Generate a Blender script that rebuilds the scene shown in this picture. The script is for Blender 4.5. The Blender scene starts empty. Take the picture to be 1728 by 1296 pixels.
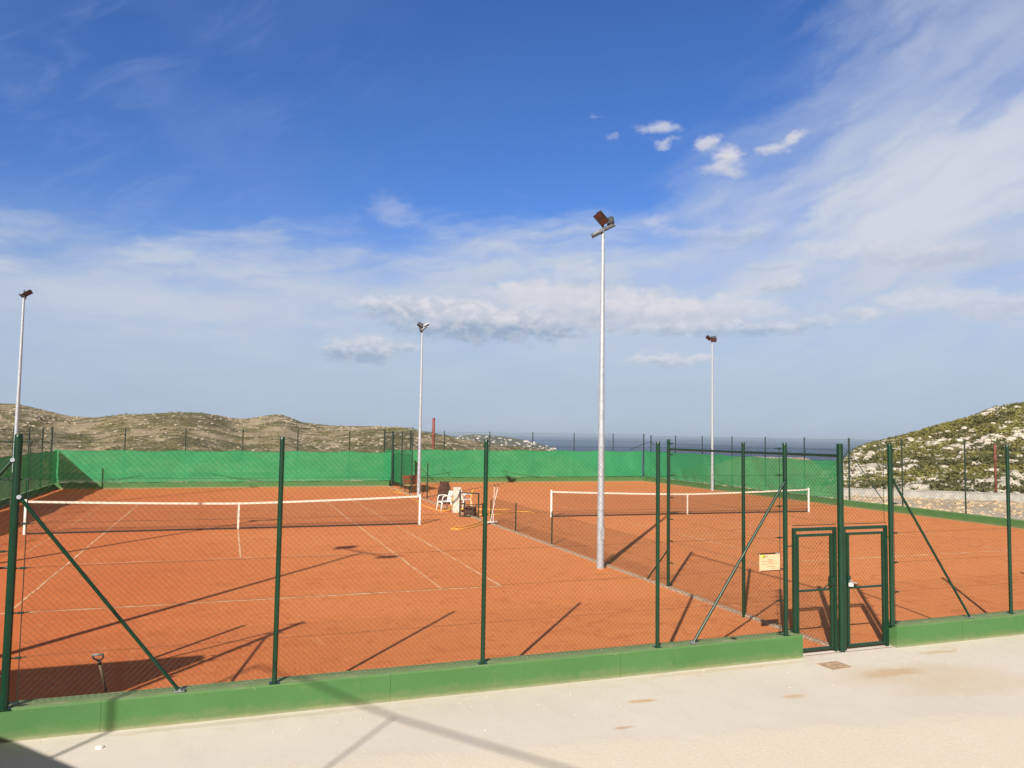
import bpy, bmesh, math, random
from mathutils import Vector, Matrix, noise
random.seed(7)
R = math.radians
scene = bpy.context.scene
col = scene.collection

# ------------------------------------------------------------------ camera
cam_d = bpy.data.cameras.new('camera')
cam = bpy.data.objects.new('camera', cam_d); col.objects.link(cam); scene.camera = cam
F, YAW, PITCH, ROLL = 1310.69, -0.3478, 0.0633, 0.0151
CAM = Vector((-0.4118, -28.6771, 3.4496))
cam_d.sensor_width = 36.0; cam_d.lens = 36.0 * F / 1728.0
cam_d.clip_start = 0.1; cam_d.clip_end = 200000
base = Matrix(((1, 0, 0), (0, 0, -1), (0, 1, 0)))
rot = Matrix.Rotation(YAW, 3, 'Z') @ Matrix.Rotation(PITCH, 3, 'X') @ base @ Matrix.Rotation(ROLL, 3, 'Z')
cam.matrix_world = Matrix.Translation(CAM) @ rot.to_4x4()

# ------------------------------------------------------------------ light
SUN_AZ, SUN_EL = 218.1, 30.0
sd = bpy.data.lights.new('sun', 'SUN'); sd.energy = 4.7; sd.angle = R(0.53); sd.color = (1.0, 0.925, 0.80)
sun = bpy.data.objects.new('sun', sd); col.objects.link(sun)
tosun = Vector((math.sin(R(SUN_AZ)) * math.cos(R(SUN_EL)), math.cos(R(SUN_AZ)) * math.cos(R(SUN_EL)), math.sin(R(SUN_EL))))
sun.rotation_euler = tosun.to_track_quat('Z', 'Y').to_euler()
scene.view_settings.view_transform = 'Standard'
scene.view_settings.look = 'None'
scene.view_settings.exposure = 0.50
scene.view_settings.gamma = 1

class NB:
    """small helper for node trees"""
    def __init__(s, nt): s.nt = nt; s.n = nt.nodes; s.l = nt.links
    def new(s, t, **k):
        x = s.n.new(t)
        for a, b in k.items(): setattr(x, a, b)
        return x
    def put(s, sock, v):
        if hasattr(v, 'is_output') or isinstance(v, bpy.types.NodeSocket): s.l.new(v, sock)
        elif v is not None:
            if sock.type == 'RGBA' and len(v) == 3: v = (*v, 1)
            sock.default_value = v
    def math(s, op, a, b=None, c=None, clamp=False):
        x = s.new('ShaderNodeMath', operation=op, use_clamp=clamp)
        s.put(x.inputs[0], a)
        if b is not None: s.put(x.inputs[1], b)
        if c is not None: s.put(x.inputs[2], c)
        return x.outputs[0]
    def mix(s, f, a, b, mode='MIX'):
        x = s.new('ShaderNodeMix', data_type='RGBA', blend_type=mode)
        s.put(x.inputs[0], f); s.put(x.inputs[6], a); s.put(x.inputs[7], b)
        return x.outputs[2]
    def ramp(s, f, lo, hi, a=0.0, b=1.0, smooth=True):
        x = s.new('ShaderNodeMapRange', interpolation_type='SMOOTHSTEP' if smooth else 'LINEAR')
        s.put(x.inputs[0], f); s.put(x.inputs[1], lo); s.put(x.inputs[2], hi); s.put(x.inputs[3], a); s.put(x.inputs[4], b)
        return x.outputs[0]
    def xyz(s, x=0., y=0., z=0.):
        n = s.new('ShaderNodeCombineXYZ'); s.put(n.inputs[0], x); s.put(n.inputs[1], y); s.put(n.inputs[2], z); return n.outputs[0]
    def sep(s, v):
        n = s.new('ShaderNodeSeparateXYZ'); s.put(n.inputs[0], v); return n.outputs
    def map(s, v, scale=(1, 1, 1), loc=(0, 0, 0), rot=(0, 0, 0)):
        n = s.new('ShaderNodeMapping'); s.put(n.inputs[0], v); n.inputs[1].default_value = loc; n.inputs[2].default_value = rot; n.inputs[3].default_value = scale; return n.outputs[0]
    def noise(s, v, scale, detail=4, rough=.55, dist=0., out=0):
        n = s.new('ShaderNodeTexNoise'); s.put(n.inputs['Vector'], v)
        n.inputs['Scale'].default_value = scale; n.inputs['Detail'].default_value = detail
        n.inputs['Roughness'].default_value = rough; n.inputs['Distortion'].default_value = dist
        return n.outputs[out]
    def voro(s, v, scale, feature='F1', out='Distance', rnd=1.0):
        n = s.new('ShaderNodeTexVoronoi', feature=feature); s.put(n.inputs['Vector'], v); n.inputs['Scale'].default_value = scale
        n.inputs['Randomness'].default_value = rnd
        return n.outputs[out]

# ------------------------------------------------------------------ world: sky + clouds in direction space
world = bpy.data.worlds.new('World'); scene.world = world; world.use_nodes = True
W = NB(world.node_tree); bg = W.n['Background']
sky = W.new('ShaderNodeTexSky', sky_type='NISHITA'); sky.sun_disc = False
sky.sun_elevation = R(SUN_EL); sky.sun_rotation = R(SUN_AZ); sky.altitude = 60
sky.air_density = 1.0; sky.dust_density = 0.6; sky.ozone_density = 2.0
tc = W.new('ShaderNodeTexCoord')
nv = W.new('ShaderNodeVectorMath', operation='NORMALIZE'); W.l.new(tc.outputs['Generated'], nv.inputs[0])
d = nv.outputs[0]; dx, dy, dz = W.sep(d)
az = W.math('MULTIPLY', W.math('ARCTAN2', dx, dy), 57.2958)       # degrees, clockwise from +Y
el = W.math('MULTIPLY', W.math('ARCSINE', dz), 57.2958)
P2 = W.xyz(az, el, 0.)
def blob(a0, e0, sa, se, warp=1.0, wn=None, rotd=0.):
    v = wn if wn is not None else P2
    x = W.new('ShaderNodeVectorMath', operation='SUBTRACT'); W.put(x.inputs[0], v); x.inputs[1].default_value = (a0, e0, 0)
    o = W.map(x.outputs[0], rot=(0, 0, R(rotd)))
    o = W.map(o, scale=(1 / sa, 1 / se, 0))
    l = W.new('ShaderNodeVectorMath', operation='LENGTH'); W.put(l.inputs[0], o)
    return W.math('SUBTRACT', 1.0, l.outputs['Value'])
def vadd(a, b):
    x = W.new('ShaderNodeVectorMath', operation='ADD'); W.put(x.inputs[0], a); W.put(x.inputs[1], b); return x.outputs[0]
def warped(scale, amp, stretch=(1, 1, 1), detail=5):
    n = W.noise(W.map(P2, scale=stretch), scale, detail, .6, out=1)
    x = W.new('ShaderNodeVectorMath', operation='SUBTRACT'); W.put(x.inputs[0], n); x.inputs[1].default_value = (.5, .5, .5)
    y = W.new('ShaderNodeVectorMath', operation='MULTIPLY'); W.put(y.inputs[0], x.outputs[0]); y.inputs[1].default_value = amp
    return vadd(P2, y.outputs[0])
# base sky colour: the Nishita sky, deepened the way the phone renders it
SKY_K = 0.10
skyc = W.mix(1.0, sky.outputs[0], (0.53, 0.63, 0.93), 'MULTIPLY')
hs = W.new('ShaderNodeHueSaturation'); hs.inputs['Saturation'].default_value = 1.10; hs.inputs['Value'].default_value = 1.0
W.put(hs.inputs['Color'], skyc); skyc = hs.outputs[0]
# white level of cloud relative to Background strength
def cc(r, g, b, k=1.0): return (r / SKY_K * k, g / SKY_K * k, b / SKY_K * k)
KC = 0.72
hazeband = W.ramp(el, 1.0, 17.0, 1.0, 0.0)
cur = W.mix(W.math('MULTIPLY', hazeband, .93), skyc, cc(.385, .49, .615, KC))
def fib(v, ang, sx, sy, scale, detail=7, rough=.6, dist=.3):
    # noise drawn out along a direction: turn first, then stretch
    return W.noise(W.map(W.map(v, rot=(0, 0, R(-ang))), scale=(sx, sy, 1)), scale, detail, rough, dist)
# veil boundary (cirrostratus sheet): rises to the right
wv = warped(.10, (8, 3.4, 0), (1, 2.0, 1), 7)
wx, wy, _ = W.sep(wv)
edge_r = W.math('MULTIPLY', W.math('MAXIMUM', W.math('SUBTRACT', wx, 29.0), 0.0), 0.52)
edge_r2 = W.math('MULTIPLY', W.math('MAXIMUM', W.math('SUBTRACT', wx, 41.0), 0.0), 0.55)
edge = W.math('ADD', W.math('ADD', 12.6, W.math('MULTIPLY', W.math('ADD', wx, 14.0), .088)), W.math('ADD', edge_r, edge_r2))
below = W.math('SUBTRACT', edge, wy)
right = W.ramp(az, 26.0, 40.0)
fs_l = fib(wv, 5, .30, 1.3, .45, 6, .54, .1)
fs_r = fib(wv, 27, .26, 1.1, .42, 6, .52, .15)
fibre = W.mix(right, W.xyz(fs_l, fs_l, fs_l), W.xyz(fs_r, fs_r, fs_r))
fibre = W.sep(fibre)[0]
fmod = W.math('MULTIPLY', W.math('SUBTRACT', fibre, .5), W.math('ADD', 8.0, W.math('MULTIPLY', right, 5.0)))
bm_ = W.math('ADD', below, fmod)
veil = W.ramp(bm_, W.math('SUBTRACT', -1.5, W.math('MULTIPLY', right, 3.0)), W.math('ADD', 4.0, W.math('MULTIPLY', right, 5.0)))
streak = W.ramp(fibre, .36, .66)
broad = W.ramp(W.noise(W.map(P2, scale=(.5, 1.5, 1)), .15, 5, .5), .34, .62)
veil_a = W.math('MULTIPLY', veil, W.math('ADD', .50, W.math('ADD', W.math('MULTIPLY', streak, .26), W.math('MULTIPLY', broad, .24))))
# the sheet thins out towards the horizon
veil_a = W.math('MULTIPLY', veil_a, W.math('MULTIPLY', W.ramp(el, 1.5, 9.0, .42, 1.0), W.ramp(el, 16.5, 22.0, 1.0, .68)))
cur = W.mix(veil_a, cur, cc(.545, .605, .72, KC))
# brighter bank sweeping up to the right
wbk = warped(.16, (6, 2.6, 0), (1, 2, 1), 6)
bank = W.ramp(W.math('ADD', blob(53, 18.0, 26, 4.6, wn=wbk, rotd=-25), W.math('MULTIPLY', W.math('SUBTRACT', fibre, .5), 1.2)), 0.0, .8)
cur = W.mix(W.math('MULTIPLY', bank, .72), cur, cc(.66, .685, .76, KC))
bank2 = W.ramp(W.math('ADD', blob(-6, 8.5, 22, 2.4, wn=wbk, rotd=-3), W.math('MULTIPLY', W.math('SUBTRACT', fibre, .5), 1.0)), 0.0, .8)
cur = W.mix(W.math('MULTIPLY', bank2, .50), cur, cc(.60, .64, .74, KC))
bank3 = W.ramp(W.math('ADD', blob(50, 11.6, 15, 1.7, wn=wbk, rotd=-6), W.math('MULTIPLY', W.math('SUBTRACT', fibre, .5), 1.4)), 0.0, .7)
cur = W.mix(W.math('MULTIPLY', bank3, .60), cur, cc(.60, .62, .71, KC))
# fine high wisps over the deep blue
wispn = fib(P2, 30, .35, 1.2, .42, 8, .62, .8)
wisp = W.ramp(wispn, .45, .82)
wl = W.math('MULTIPLY', W.ramp(az, 18.0, -12.0), .20)
wr = W.math('MULTIPLY', W.ramp(az, 36.0, 50.0), .45)
cur = W.mix(W.math('MULTIPLY', wisp, W.math('ADD', wl, wr)), cur, cc(.44, .52, .72, KC))
leftveil = W.math('MULTIPLY', W.ramp(az, 24.0, -10.0), W.ramp(W.noise(W.map(P2, scale=(.6, 1, 1)), .09, 3), .38, .68))
cur = W.mix(W.math('MULTIPLY', leftveil, .20), cur, cc(.30, .38, .62, KC))
# cumulus: (az, el, half width, half height, tilt, strength, grey underside)
puffs = [(30.5, 21.6, 1.7, .62, 5, .70, .1), (31.1, 20.7, .8, .35, 0, .6, .1), (34.2, 20.5, 1.1, .75, -20, .85, .15), (35.5, 19.4, 1.6, .85, 12, .95, .2), (35.2, 18.6, 1.9, .45, 10, .60, .2),
         (38.6, 19.7, 1.2, .42, 0, .8, .1), (40.0, 20.2, 1.6, .48, -14, .85, .15), (30.3, 15.4, 1.4, .45, 10, .35, .0),
         (14.5, 8.9, 6.6, 1.05, 2, .90, 1.0), (19.0, 8.1, 7.6, 1.3, -2, 1.0, 1.0), (27.5, 9.2, 6.5, 1.4, 0, .95, .40), (22.5, 10.4, 4.6, .9, 0, .9, .1), (34.0, 8.8, 6.0, 1.0, 0, .75, .30), (25.0, 11.4, 4.5, .9, 4, .45, .4), (35.0, 7.7, 7.5, .6, 0, .6, .8),
         (9.2, 5.9, 3.2, .95, -2, .80, .9), (39.3, 10.6, 1.9, .75, 0, .90, .6), (44.6, 8.3, 1.7, .60, 0, .80, .4), (31.2, 5.4, 3.6, .48, -2, .75, .5),
         (47.0, 12.2, 6.5, .8, 8, .55, .5), (51.0, 8.6, 5.5, .9, 8, .60, .3), (10.9, 15.9, 2.2, 1.3, 20, .26, .0), (35.0, 14.2, 4.5, .5, 5, .30, 1.), (38.5, 11.8, 2.0, .3, 0, .30, 1.),
         (26.0, 22.6, .9, .22, 10, .22, 0), (27.4, 21.3, .5, .25, 0, .25, 0)]
wc = warped(.55, (2.6, 1.5, 0), (1, 1.7, 1), 7)
pn = W.noise(W.map(P2, scale=(.8, 1.5, 1)), .70, 7, .56, .3)
pn2 = W.math('MULTIPLY', W.math('SUBTRACT', pn, .52), 2.6)
pshade = W.ramp(W.noise(W.map(P2, loc=(.25, .5, 0), scale=(1, 1.6, 1)), .75, 7, .6, .4), .38, .62)
for (a0, e0, sa, se, tl, st, gr) in puffs:
    b = blob(a0, e0, sa * (1.25 if sa > 2.5 else 1.08), se * (1.35 if sa > 2.5 else 1.12), wn=wc, rotd=tl)
    m = W.math('MULTIPLY', W.ramp(W.math('ADD', b, W.math('MULTIPLY', pn2, .50)), -.06, .50 if sa > 2.5 else .85), st)
    # the underside of a cumulus is greyer than its sunlit top
    hgt = W.math('DIVIDE', W.math('SUBTRACT', W.sep(wc)[1], e0), se)
    und = W.math('MULTIPLY', W.math('ADD', W.math('MULTIPLY', W.ramp(hgt, .45, -.55), .75), W.math('MULTIPLY', pshade, .40)), min(1., gr + .12), clamp=True)
    cur = W.mix(m, cur, W.mix(und, cc(.72, .71, .76, KC), cc(.33, .42, .57, KC)))
# unseen sky overhead and behind the camera: grey overcast added to neutralise ambient light
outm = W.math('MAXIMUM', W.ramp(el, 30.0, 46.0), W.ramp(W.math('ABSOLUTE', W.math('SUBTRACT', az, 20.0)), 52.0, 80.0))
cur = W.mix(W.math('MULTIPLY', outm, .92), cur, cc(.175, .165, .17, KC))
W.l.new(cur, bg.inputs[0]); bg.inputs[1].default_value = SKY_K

# ------------------------------------------------------------------ materials
def newmat(name):
    m = bpy.data.materials.new(name); m.use_nodes = True
    n = NB(m.node_tree); return m, n, n.n['Principled BSDF']
def geo(n): return n.new('ShaderNodeNewGeometry').outputs['Position']
def bump(n, b, h, dist, strength=1.0):
    x = n.new('ShaderNodeBump'); x.inputs['Strength'].default_value = strength; x.inputs['Distance'].default_value = dist
    n.put(x.inputs['Height'], h); n.l.new(x.outputs[0], b.inputs['Normal'])
def simple(name, c, rough=.5, metal=0., var=.12, scale=6., spec=.5, bmp=0., coat=0.):
    m, n, b = newmat(name)
    p = geo(n)
    f = n.ramp(n.noise(p, scale, 5, .6), .3, .7)
    n.put(b.inputs['Base Color'], n.mix(f, tuple(x * (1 - var) for x in c), tuple(min(1, x * (1 + var)) for x in c)))
    b.inputs['Roughness'].default_value = rough; b.inputs['Metallic'].default_value = metal
    b.inputs['Specular IOR Level'].default_value = spec
    if bmp: bump(n, b, n.noise(p, scale * 6, 4), bmp)
    if coat: b.inputs['Coat Weight'].default_value = coat
    return m
M = {}
M['post'] = simple('green_powder_coat', (.004, .036, .017), .35, 0, .15, 3)
M['wire'] = simple('green_pvc_wire', (.008, .026, .014), .6, 0, .1, 3)
M['farpost'] = simple('green_post_weathered', (.010, .032, .020), .5, 0, .2, 2)
M['galv'] = simple('galvanised_steel', (.44, .48, .54), .45, .30, .12, 9)
M['dullgalv'] = simple('dull_zinc', (.22, .24, .24), .55, .3, .2, 20)
M['white'] = simple('white_paint', (.78, .77, .74), .45, 0, .05, 8)
M['plastic'] = simple('white_plastic', (.82, .82, .80), .35, 0, .03, 5)
M['netwhite'] = simple('white_net_tape', (.70, .64, .56), .7, 0, .10, 12)
M['netcord'] = simple('black_net_cord', (.015, .014, .013), .8, 0, .1, 10)
M['black'] = simple('black_rubber', (.02, .02, .02), .6, 0, .2, 10)
M['lampgrey'] = simple('lamp_housing_grey', (.16, .165, .18), .4, .5, .15, 12)
M['lampdark'] = simple('lamp_bezel_dark', (.03, .032, .036), .4, .2, .1, 12)
M['led'] = simple('led_panel_ochre', (.075, .026, .022), .25, 0, .25, 60)
M['concrete'] = simple('pale_concrete_post', (.58, .52, .46), .85, 0, .15, 5, bmp=.004)
M['hose'] = simple('yellow_hose', (.78, .42, .06), .45, 0, .12, 12)
M['rust'] = simple('rust_red_pole', (.22, .06, .045), .7, 0, .35, 4)
M['wood'] = simple('bench_wood', (.50, .26, .13), .6, 0, .25, 14)
M['woodred'] = simple('bench_red_wood', (.30, .085, .04), .6, 0, .2, 14)
M['ash'] = simple('shovel_ash_shaft', (.16, .11, .07), .6, 0, .2, 18)
M['brownnet'] = simple('brown_drag_net', (.07, .03, .02), .95, 0, .35, 14, bmp=.01)
M['rustgrate'] = simple('rusted_cast_iron', (.42, .30, .21), .85, .1, .35, 16)
M['curb'] = None

# clay
m, n, b = newmat('orange_clay'); M['clay'] = m
p = geo(n); px, py, pz = n.sep(p)
big = n.ramp(n.noise(p, .16, 4, .55), .3, .7)
med = n.ramp(n.noise(p, .9, 5, .6), .3, .72)
fine = n.noise(p, 28, 4, .7)
brush = n.noise(n.map(p, scale=(.10, 1.5, 1)), 1.3, 6, .65)          # drag mat strokes run along the baseline
drag2 = n.noise(n.map(p, scale=(1.2, .10, 1)), 1.1, 5, .6)
c1 = n.mix(big, (.600, .175, .056), (.660, .215, .074))
c1 = n.mix(n.math('MULTIPLY', n.ramp(med, .0, 1.), .35), c1, (.640, .195, .062))
c1 = n.mix(n.math('MULTIPLY', n.ramp(brush, .50, .70), .52), c1, (.500, .130, .040))
c1 = n.mix(n.math('MULTIPLY', n.ramp(drag2, .52, .75), .20), c1, (.70, .25, .095))
# the clay is darker and redder towards the near left corner, paler to the right
right_pale = n.ramp(n.math('ADD', n.math('MULTIPLY', n.noise(p, .12, 3), 14.0), px), -2.0, 22.0)
c1 = n.mix(n.math('MULTIPLY', right_pale, .50), c1, (.740, .295, .115))
left_red = n.math('MULTIPLY', n.ramp(n.math('ADD', px, n.math('MULTIPLY', n.noise(p, .3, 3), 4.0)), 7.0, -6.0), n.ramp(py, 8.0, -15.0, .45, 1.0))
c1 = n.mix(n.math('MULTIPLY', left_red, .60), c1, (.50, .115, .038))
sc1 = n.noise(p, 1.1, 7, .7, 2.6)
c1 = n.mix(n.math('MULTIPLY', n.ramp(sc1, .54, .60), n.math('MULTIPLY', n.ramp(sc1, .68, .61), .42)), c1, (.43, .115, .038))
sc2 = n.noise(n.map(p, scale=(1, .7, 1), loc=(4, 9, 0)), 2.3, 7, .72, 1.6)
c1 = n.mix(n.math('MULTIPLY', n.ramp(sc2, .57, .66), .40), c1, (.78, .33, .14))
ft = n.voro(n.map(p, scale=(1, .6, 1)), 2.6)
play = n.math('MULTIPLY', n.ramp(n.math('ABSOLUTE', n.math('SUBTRACT', n.math('ABSOLUTE', py), 12.0)), 4.5, .5), .55)
c1 = n.mix(n.math('MULTIPLY', n.math('MULTIPLY', n.ramp(ft, .16, .08), n.ramp(n.noise(p, .8, 3), .42, .58)), play), c1, (.42, .115, .040))
c1 = n.mix(n.math('MULTIPLY', n.ramp(fine, .35, .75), .22), c1, (.50, .16, .055))
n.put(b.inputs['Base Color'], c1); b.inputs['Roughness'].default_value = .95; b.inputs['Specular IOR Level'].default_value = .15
bump(n, b, n.math('ADD', n.math('MULTIPLY', fine, .35), n.math('ADD', brush, n.math('MULTIPLY', n.noise(p, 3.5, 5, .7), .5))), .012)

# worn line
m, n, b = newmat('worn_white_line'); M['line'] = m
p = geo(n)
w = n.ramp(n.noise(p, 2.2, 6, .75), .36, .62)
w2 = n.ramp(n.noise(p, 14, 4, .7), .30, .60)
wear = n.math('MULTIPLY', w, n.math('ADD', .5, n.math('MULTIPLY', w2, .5)))
n.put(b.inputs['Base Color'], n.mix(wear, (.60, .235, .095), (.86, .60, .36))); b.inputs['Roughness'].default_value = .9
m, n, b = newmat('faint_worn_line'); M['faint'] = m
p = geo(n)
w = n.ramp(n.noise(p, .8, 6, .75), .42, .66)
w2 = n.ramp(n.noise(p, 10, 4, .7), .35, .65)
n.put(b.inputs['Base Color'], n.mix(n.math('MULTIPLY', w, w2), (.585, .212, .078), (.80, .47, .24))); b.inputs['Roughness'].default_value = .9

# pavement
m, n, b = newmat('pale_concrete_apron'); M['pave'] = m
p = geo(n); px, py, pz = n.sep(p)
big = n.ramp(n.noise(p, .35, 5, .6), .3, .7)
trowel = n.noise(n.map(p, scale=(1, .45, 1), rot=(0, 0, R(-50))), 1.7, 7, .65, .6)
fine = n.noise(p, 45, 4, .7)
c = n.mix(big, (.655, .600, .535), (.715, .660, .590))
c = n.mix(n.math('MULTIPLY', n.ramp(trowel, .52, .70), .30), c, (.60, .545, .48))
c = n.mix(n.math('MULTIPLY', n.ramp(n.noise(p, 7, 5, .7), .62, .72), .25), c, (.46, .38, .30))
# sand washed over the apron further from the wall
sx = n.math('ADD', py, n.math('MULTIPLY', px, .135))
sedge = n.math('ADD', sx, n.math('MULTIPLY', n.math('SUBTRACT', n.noise(p, 1.4, 6, .65), .5), 1.1))
sand = n.ramp(sedge, -19.95, -20.35)
sandc = n.mix(n.ramp(n.noise(p, 26, 5, .75), .35, .7), (.77, .695, .575), (.71, .635, .52))
c = n.mix(n.math('MULTIPLY', sand, .85), c, sandc)
# ochre water stains
def stain(c, cx, cy, rx, ry, colr, amt, rotd=0, nz=1.2, wamp=.7):
    w_ = n.noise(p, nz, 5, .6, out=1)
    q = n.new('ShaderNodeVectorMath', operation='SUBTRACT'); n.put(q.inputs[0], w_); q.inputs[1].default_value = (.5, .5, .5)
    q2 = n.new('ShaderNodeVectorMath', operation='SCALE'); n.put(q2.inputs[0], q.outputs[0]); q2.inputs['Scale'].default_value = wamp
    q3 = n.new('ShaderNodeVectorMath', operation='ADD'); n.put(q3.inputs[0], q2.outputs[0]); n.put(q3.inputs[1], p)
    q4 = n.new('ShaderNodeVectorMath', operation='SUBTRACT'); n.put(q4.inputs[0], q3.outputs[0]); q4.inputs[1].default_value = (cx, cy, 0)
    o = n.map(n.map(q4.outputs[0], rot=(0, 0, R(rotd))), scale=(1 / rx, 1 / ry, 0))
    l = n.new('ShaderNodeVectorMath', operation='LENGTH'); n.put(l.inputs[0], o)
    return n.mix(n.math('MULTIPLY', n.ramp(l.outputs['Value'], 1.0, .35), amt), c, colr)
c = stain(c, 9.2, -19.75, 1.9, .62, (.60, .47, .32), .50, 8)
c = stain(c, 9.6, -20.4, 1.7, .5, (.60, .48, .33), .45, 4)
c = stain(c, 8.9, -19.6, .7, .22, (.52, .30, .13), .45)
c = stain(c, 10.6, -18.95, .5, .12, (.58, .40, .22), .6)
c = stain(c, 4.75, -19.55, .28, .09, (.58, .38, .18), .8, 0, 3, .15)
c = stain(c, 6.8, -20.0, .25, .10, (.60, .42, .24), .7, 0, 3, .15)
c = stain(c, 4.1, -20.3, .18, .06, (.52, .36, .22), .7, 0, 3, .1)
c = stain(c, -.2, -18.75, 2.2, .09, (.52, .44, .36), .5, 0, 3, .1)
c = stain(c, 6.8, -18.72, 2.2, .08, (.60, .46, .30), .5, 0, 3, .1)
ck = n.voro(n.map(p, rot=(0, 0, .7)), .42, 'DISTANCE_TO_EDGE')
ck = n.math('ADD', ck, n.math('MULTIPLY', n.math('SUBTRACT', n.noise(p, 5, 5, .7), .5), .02))
c = n.mix(n.math('MULTIPLY', n.math('MULTIPLY', n.ramp(ck, .006, .001), n.ramp(n.noise(p, .5, 3), .48, .6)), .05), c, (.40, .35, .30))
c = n.mix(n.math('MULTIPLY', n.ramp(n.noise(p, 2.6, 7, .75, .8), .55, .70), .28), c, (.78, .73, .66))
c = n.mix(n.math('MULTIPLY', n.math('MULTIPLY', n.ramp(py, -19.3, -18.6), n.ramp(n.noise(n.map(p, scale=(.6, 1.5, 1)), 4, 6, .75), .50, .66)), .32), c, (.52, .38, .27))
c = n.mix(n.math('MULTIPLY', n.ramp(fine, .4, .8), .12), c, (.44, .40, .34))
n.put(b.inputs['Base Color'], c); b.inputs['Roughness'].default_value = .9; b.inputs['Specular IOR Level'].default_value = .2
bump(n, b, n.math('ADD', n.math('MULTIPLY', fine, .4), n.math('ADD', trowel, n.math('MULTIPLY', sand, n.noise(p, 18, 5, .8)))), .006)

# painted low wall: green paint, top face dirtier and worn
m, n, b = newmat('green_painted_render'); M['wall'] = m
p = geo(n); px, py, pz = n.sep(p)
nrm = n.sep(n.new('ShaderNodeNewGeometry').outputs['Normal'])[2]
c = n.mix(n.ramp(n.noise(p, .9, 5, .6), .3, .7), (.064, .172, .054), (.078, .192, .062))
c = n.mix(n.math('MULTIPLY', n.ramp(n.noise(n.map(p, scale=(1, 1, .25)), 5, 5, .7), .55, .75), .25), c, (.060, .150, .045))
splash = n.math('MULTIPLY', n.ramp(n.math('ADD', pz, n.math('MULTIPLY', n.noise(p, 9, 5, .7), .06)), .09, .03), .5)
c = n.mix(splash, c, (.42, .36, .26))
jx = n.math('ABSOLUTE', n.math('SUBTRACT', n.math('FRACT', n.math('ADD', n.math('MULTIPLY', px, .302), n.math('MULTIPLY', n.noise(p, 6, 4), .006))), .5))
c = n.mix(n.math('MULTIPLY', n.ramp(jx, .0016, .0006), .75), c, (.03, .06, .025))
ck = n.voro(n.map(p, scale=(1, 1, 1.5)), 1.7, 'DISTANCE_TO_EDGE')
c = n.mix(n.math('MULTIPLY', n.math('MULTIPLY', n.ramp(ck, .008, .002), n.ramp(n.noise(p, .7, 3), .5, .62)), .5), c, (.035, .075, .03))
chip = n.math('MULTIPLY', n.ramp(n.noise(p, 17, 5, .7), .64, .70), n.ramp(n.math('ABSOLUTE', n.math('SUBTRACT', pz, .345)), .05, .0))
c = n.mix(chip, c, (.45, .40, .32))
c = n.mix(n.math('MULTIPLY', n.ramp(n.noise(p, 3.2, 6, .7), .56, .72), .35), c, (.15, .21, .10))
c = n.mix(n.math('MULTIPLY', n.ramp(n.math('ADD', pz, n.math('MULTIPLY', n.noise(p, 2.5, 6, .75), -.35)), -.02, -.12), .20), c, (.30, .24, .13))
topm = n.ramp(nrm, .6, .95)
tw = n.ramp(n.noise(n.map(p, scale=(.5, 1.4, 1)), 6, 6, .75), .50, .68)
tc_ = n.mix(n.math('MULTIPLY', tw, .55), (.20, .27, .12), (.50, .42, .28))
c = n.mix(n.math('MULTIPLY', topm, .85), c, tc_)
n.put(b.inputs['Base Color'], c); b.inputs['Roughness'].default_value = .75; b.inputs['Specular IOR Level'].default_value = .3
bump(n, b, n.noise(p, 20, 5, .7), .004)

# divider kerb: pebbly concrete
m, n, b = newmat('pebbled_kerb'); M['curb'] = m
p = geo(n)
v = n.voro(p, 28)
c = n.mix(n.ramp(v, .1, .6), (.66, .54, .40), (.36, .25, .17))
c = n.mix(n.math('MULTIPLY', n.ramp(n.noise(p, 3, 4), .45, .7), .45), c, (.55, .24, .11))
n.put(b.inputs['Base Color'], c); b.inputs['Roughness'].default_value = .9; bump(n, b, v, .02)

# windscreen cloth: woven, lets some light and view through
m, n, b = newmat('green_woven_windscreen'); M['screen'] = m
p = geo(n)
c = n.mix(n.ramp(n.noise(p, .6, 4, .6), .3, .7), (.032, .32, .130), (.048, .37, .150))
n.put(b.inputs['Base Color'], c); b.inputs['Roughness'].default_value = .8; b.inputs['Specular IOR Level'].default_value = .2
trl = n.new('ShaderNodeBsdfTranslucent'); trl.inputs[0].default_value = (.02, .20, .05, 1)
trp = n.new('ShaderNodeBsdfTransparent'); trp.inputs[0].default_value = (1., .78, .60, 1)
x1 = n.new('ShaderNodeMixShader'); x1.inputs[0].default_value = .18; n.l.new(b.outputs[0], x1.inputs[1]); n.l.new(trl.outputs[0], x1.inputs[2])
x2 = n.new('ShaderNodeMixShader'); x2.inputs[0].default_value = .13; n.l.new(x1.outputs[0], x2.inputs[1]); n.l.new(trp.outputs[0], x2.inputs[2])
n.l.new(x2.outputs[0], n.n['Material Output'].inputs[0])

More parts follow.
